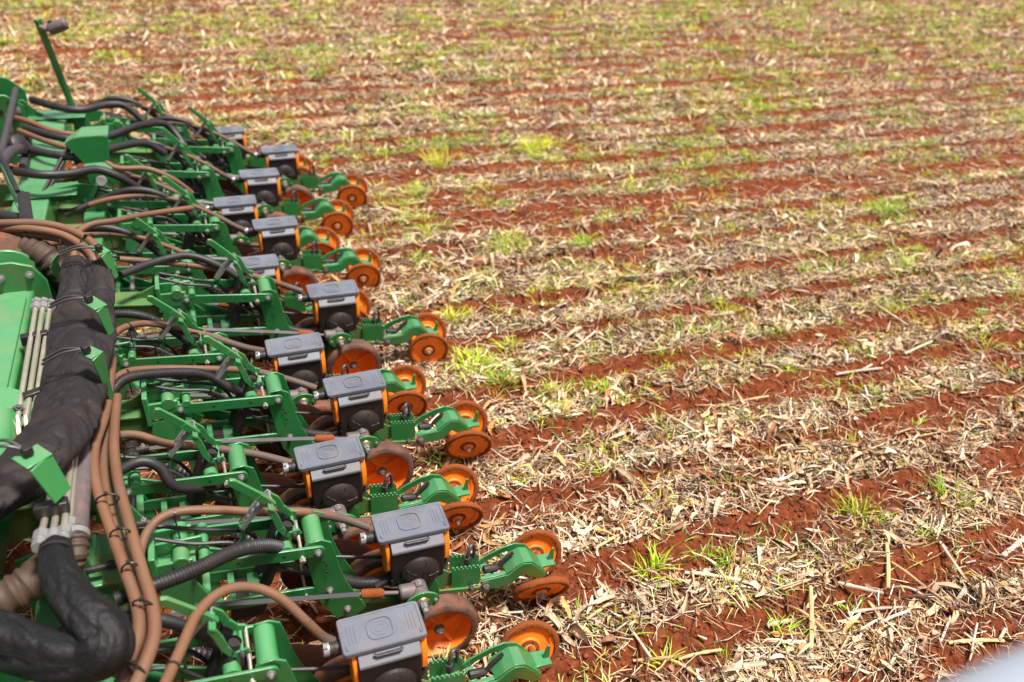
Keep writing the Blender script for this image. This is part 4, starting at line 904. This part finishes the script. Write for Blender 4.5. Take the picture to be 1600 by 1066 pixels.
# steel pipes
def pipes(name, label, tops, mids, z0, z1, clamps, tail=None):
    t = thing(name, label, "pipes", tuple((Vector(tops[0])+Vector(mids[0]))/2)); o_ = t.location
    for i, (a, c) in enumerate(zip(tops, mids)):
        a = Vector(a)-o_; c = Vector(c)-o_; pts = [a, a.lerp(c, .5), c]+([c+Vector(q) for q in tail[i]] if tail else [])
        p_ = G().tube(pts, .0105, 12).build("steel_pipe", "chrome", t)
        e = (a-c).normalized() if not fit_low else (c-a).normalized(); f0 = a if not fit_low else c
        G().tube([f0-e*.02, f0-e*.018, f0+e*.018, f0+e*.02], [.018, .022, .022, .018], 6).tube([f0+e*.02, f0+e*.032], .016, 12).tube([f0+e*.034, f0+e*.060], .020, 6).build("pipe_fitting", "steel", p_)
    for a, c in clamps:
        a = Vector(a)-o_; c = Vector(c)-o_; m_ = (a+c)/2; G().box(m_, ((c-a).length, .035, .045), (0, 0, math.atan2((c-a).y, (c-a).x))).build("pipe_clamp", "tie", t, .004)
    return t
fit_low = False
pipes("pipe_bank", "four silver hydraulic pipes between the green toolbar and the canvas sleeve", [(-0.750, 3.727, 1.020), (-0.721, 3.719, 1.020), (-0.699, 3.737, 1.000), (-0.681, 3.762, 0.970)], [(-0.746, 2.911, 1.000), (-0.718, 2.902, 1.000), (-0.692, 2.928, 1.000), (-0.683, 2.997, 0.960)], 0, 0,
      [((-0.790, 3.481, 1.000), (-0.686, 3.494, 1.000)), ((-0.735, 3.025, 1.000), (-0.663, 3.056, 1.000))], [[(0, -.06, -.05), (.1, -.09, -.06)]]*4)
fit_low = True
pipes("pipe_bank", "silver pipe ends with bright hexagonal fittings above the clean black sleeve", [(-0.590, 2.740, 0.980), (-0.573, 2.734, 0.980), (-0.556, 2.729, 0.980), (-0.549, 2.753, 0.960)], [(-0.591, 2.143, 1.080), (-0.559, 2.133, 1.080), (-0.529, 2.140, 1.080), (-0.527, 2.216, 1.040)], 0, 0,
      [((-0.615, 2.248, 1.090), (-0.519, 2.253, 1.090))])
g = G().tube([(-0.534, 2.030, 1.120), (-0.535, 2.020, 1.120)], .044, 16, flat=.8); tag(g.build("sleeve_strap", "tie"), "black strap closing the sleeve just under the pipe fittings", "strap")
o = thing("grey_pipe", "thick dark grey pipe right of the silver fittings", "pipe", (-0.534, 2.761, 0.950)); o_ = o.location
G().tube([Vector((-0.529, 2.798, 0.920))-o_, Vector((-0.519, 2.479, 0.970))-o_, Vector((-0.507, 2.196, 1.020))-o_], .031, 18).build("pipe", "greysteel", o)
G().tube([Vector((-0.507, 2.190, 1.020))-o_, Vector((-0.508, 2.167, 1.020))-o_], .037, 18).build("pipe_collar", "steel", o)
G().tube([Vector((-0.508, 2.167, 1.020))-o_, Vector((-0.509, 2.121, 1.000))-o_, Vector((-0.518, 2.098, 0.960))-o_], [.036, .032, .022], 18, ridge=.08, pitch=.025).build("pipe_boot", "brownduct", o)
# corrugated ducts
tag(G().tube([(-1.089, 4.542, 1.050), (-0.949, 4.376, 1.080), (-0.825, 4.253, 1.080), (-0.736, 4.176, 1.050), (-0.684, 4.165, 0.950), (-0.702, 4.284, 0.800)], .062, 22, 9, ridge=.06, pitch=.034).build("corrugated_duct", "brownduct"), "thick brown corrugated duct above the air spring", "duct")
tag(G().tube([(-0.850, 2.090, 0.850), (-0.754, 2.089, 0.900), (-0.683, 2.106, 0.920), (-0.631, 2.152, 0.920), (-0.605, 2.285, 0.850), (-0.611, 2.505, 0.700)], .056, 22, 9, ridge=.06, pitch=.034).build("corrugated_duct", "brownduct"), "thick brown corrugated duct behind the clean black sleeve", "duct")
# brown hose bundles
def bundle(label, runs, r, ties, name="hose_bundle", mat="brownhose"):
    t = thing(name, label, "hoses", tuple(runs[0][0])); o_ = t.location; ctr = []
    for pts in runs: G().tube([Vector(p)-o_ for p in pts], r, 14, 8).build("hose", mat, t)
    for a, c in ties:
        a = Vector(a)-o_; c = Vector(c)-o_; g = G(); m_ = (a+c)/2; d_ = (c-a); h = d_.length/2
        up = Vector((0, 0, 1)); e = d_.normalized(); pts = [m_+e*math.cos(k*math.pi/8)*h+up*math.sin(k*math.pi/8)*(r+.006) for k in range(16)]
        g.tube(pts+[pts[0]], .0035, 6); g.box(m_+up*(r+.010), (.012, .012, .010)); g.build("cable_tie", "tie", t)
    return t
bundle("bundle of tan hoses curving over the brown duct into the dusty sleeve", [
    [(-1.020, 4.309, 1.200), (-0.910, 4.288, 1.200), (-0.741, 4.245, 1.200), (-0.616, 4.189, 1.180), (-0.520, 4.095, 1.150), (-0.478, 4.003, 1.120), (-0.479, 3.945, 1.050)],
    [(-1.035, 4.343, 1.160), (-0.918, 4.298, 1.170), (-0.772, 4.229, 1.180), (-0.648, 4.181, 1.160), (-0.557, 4.089, 1.130), (-0.510, 3.997, 1.100), (-0.506, 3.918, 1.050)],
    [(-1.049, 4.375, 1.120), (-0.930, 4.322, 1.130), (-0.783, 4.254, 1.140), (-0.674, 4.224, 1.120), (-0.595, 4.149, 1.100), (-0.560, 4.045, 1.080), (-0.563, 3.920, 1.040)],
    [(-1.078, 4.554, 1.100), (-0.918, 4.443, 1.120), (-0.768, 4.348, 1.120), (-0.658, 4.271, 1.100), (-0.605, 4.137, 1.100), (-0.599, 4.056, 1.080), (-0.601, 3.931, 1.040)]],
    .019, [((-0.654, 4.268, 1.170), (-0.655, 4.152, 1.120)), ((-0.568, 4.085, 1.130), (-0.500, 4.105, 1.170))])
tag(G().tube([(-0.865, 4.768, 1.160), (-0.812, 4.414, 1.200), (-0.790, 4.226, 1.170)], .03, 8, 4, flat=.3).build("hook_strap", "tie"), "broad black strap hanging over the tan hoses", "strap")
bundle("tan hoses running down beside the clean black sleeve, tied with black ties", [
    [(-0.452, 3.396, 0.900), (-0.464, 2.986, 0.920), (-0.492, 2.722, 0.940), (-0.479, 2.506, 0.950), (-0.429, 2.264, 0.950), (-0.383, 2.063, 0.950), (-0.349, 1.909, 0.950), (-0.344, 1.800, 0.950), (-0.367, 1.718, 0.950), (-0.403, 1.605, 0.950)],
    [(-0.434, 3.123, 0.880), (-0.432, 2.768, 0.920), (-0.409, 2.501, 0.950), (-0.369, 2.250, 0.960), (-0.331, 2.027, 0.970), (-0.304, 1.876, 0.970), (-0.300, 1.768, 0.970), (-0.323, 1.676, 0.970), (-0.368, 1.568, 0.970)],
    [(-0.472, 3.260, 0.860), (-0.478, 2.901, 0.860), (-0.476, 2.665, 0.860), (-0.441, 2.423, 0.880), (-0.403, 2.224, 0.880), (-0.372, 2.085, 0.880), (-0.343, 1.932, 0.880), (-0.340, 1.833, 0.880), (-0.365, 1.739, 0.880), (-0.391, 1.662, 0.880)]],
    .0185, [((-0.471, 2.381, 0.970), (-0.398, 2.369, 0.980)), ((-0.424, 2.203, 0.970), (-0.362, 2.190, 0.980)), ((-0.388, 2.038, 0.970), (-0.340, 2.033, 0.980)), ((-0.356, 1.894, 0.970), (-0.299, 1.858, 0.980)), ((-0.368, 1.676, 0.970), (-0.325, 1.633, 0.980))])
# far air hoses
def air_hose(pts, r, mat, label):
    tag(G().tube(pts, r, 14, 8).build("air_hose", mat), label, "hose", "air hoses of the far section")
air_hose([(-1.073, 7.191, 0.980), (-0.906, 6.989, 0.980), (-0.733, 6.924, 0.960), (-0.562, 7.059, 0.950), (-0.431, 7.102, 0.920), (-0.313, 7.071, 0.800)], .028, "rubber", "farthest black hose, waving past the foot of the green mast")
air_hose([(-1.042, 6.429, 1.000), (-0.869, 6.224, 1.000), (-0.713, 6.170, 0.980), (-0.543, 6.279, 0.950), (-0.338, 6.547, 0.930), (-0.147, 6.794, 0.850), (-0.035, 6.687, 0.700)], .026, "rubber", "black hose passing behind the pale green cover bracket")
air_hose([(-1.033, 6.010, 1.000), (-0.842, 5.842, 1.000), (-0.658, 5.809, 0.980), (-0.497, 6.025, 0.950), (-0.303, 6.238, 0.900), (-0.178, 6.282, 0.800)], .026, "rubber", "black hose passing just below the pale green cover bracket")
air_hose([(-1.042, 5.541, 1.020), (-0.877, 5.425, 1.020), (-0.727, 5.454, 1.000), (-0.574, 5.551, 0.980), (-0.456, 5.560, 0.920), (-0.337, 5.594, 0.800)], .026, "rubber", "long black hose crossing under the cover bracket's round boss")
air_hose([(-1.183, 6.723, 1.000), (-1.025, 6.505, 1.020), (-0.877, 6.337, 1.000), (-0.739, 6.285, 0.980), (-0.536, 6.460, 0.900)], .020, "brownhose", "upper of the tan hoses running into the pale green cover bracket")
air_hose([(-1.077, 6.379, 1.000), (-0.891, 6.061, 1.020), (-0.735, 5.931, 1.000), (-0.584, 5.854, 0.980), (-0.477, 5.729, 0.920), (-0.287, 5.715, 0.900), (-0.142, 5.704, 0.820), (-0.037, 5.728, 0.700)], .018, "brownhose", "lower of the tan hoses passing below the cover bracket")
air_hose([(-0.822, 4.547, 0.950), (-0.692, 4.512, 0.980), (-0.571, 4.636, 1.000), (-0.449, 4.712, 0.980), (-0.293, 4.904, 0.920), (-0.047, 5.108, 0.850)], .017, "brownhose", "tan hose stretched above the bundle towards the eighth unit")
air_hose([(-1.059, 4.910, 1.000), (-0.959, 4.840, 1.000), (-0.894, 4.806, 1.000)], .03, "rubber", "short dark hose end under the broad black strap")

# pale rail of the vehicle the picture was taken from
tag(G().tube([(0.314, 0.205, 2.288), (0.425, 0.194, 2.340), (0.531, 0.184, 2.389), (0.631, 0.168, 2.427)], .072, 28, 6).build("padded_rail", "pale", None, 0, 60), "pale grey padded rail, out of focus in the bottom right corner", "rail")
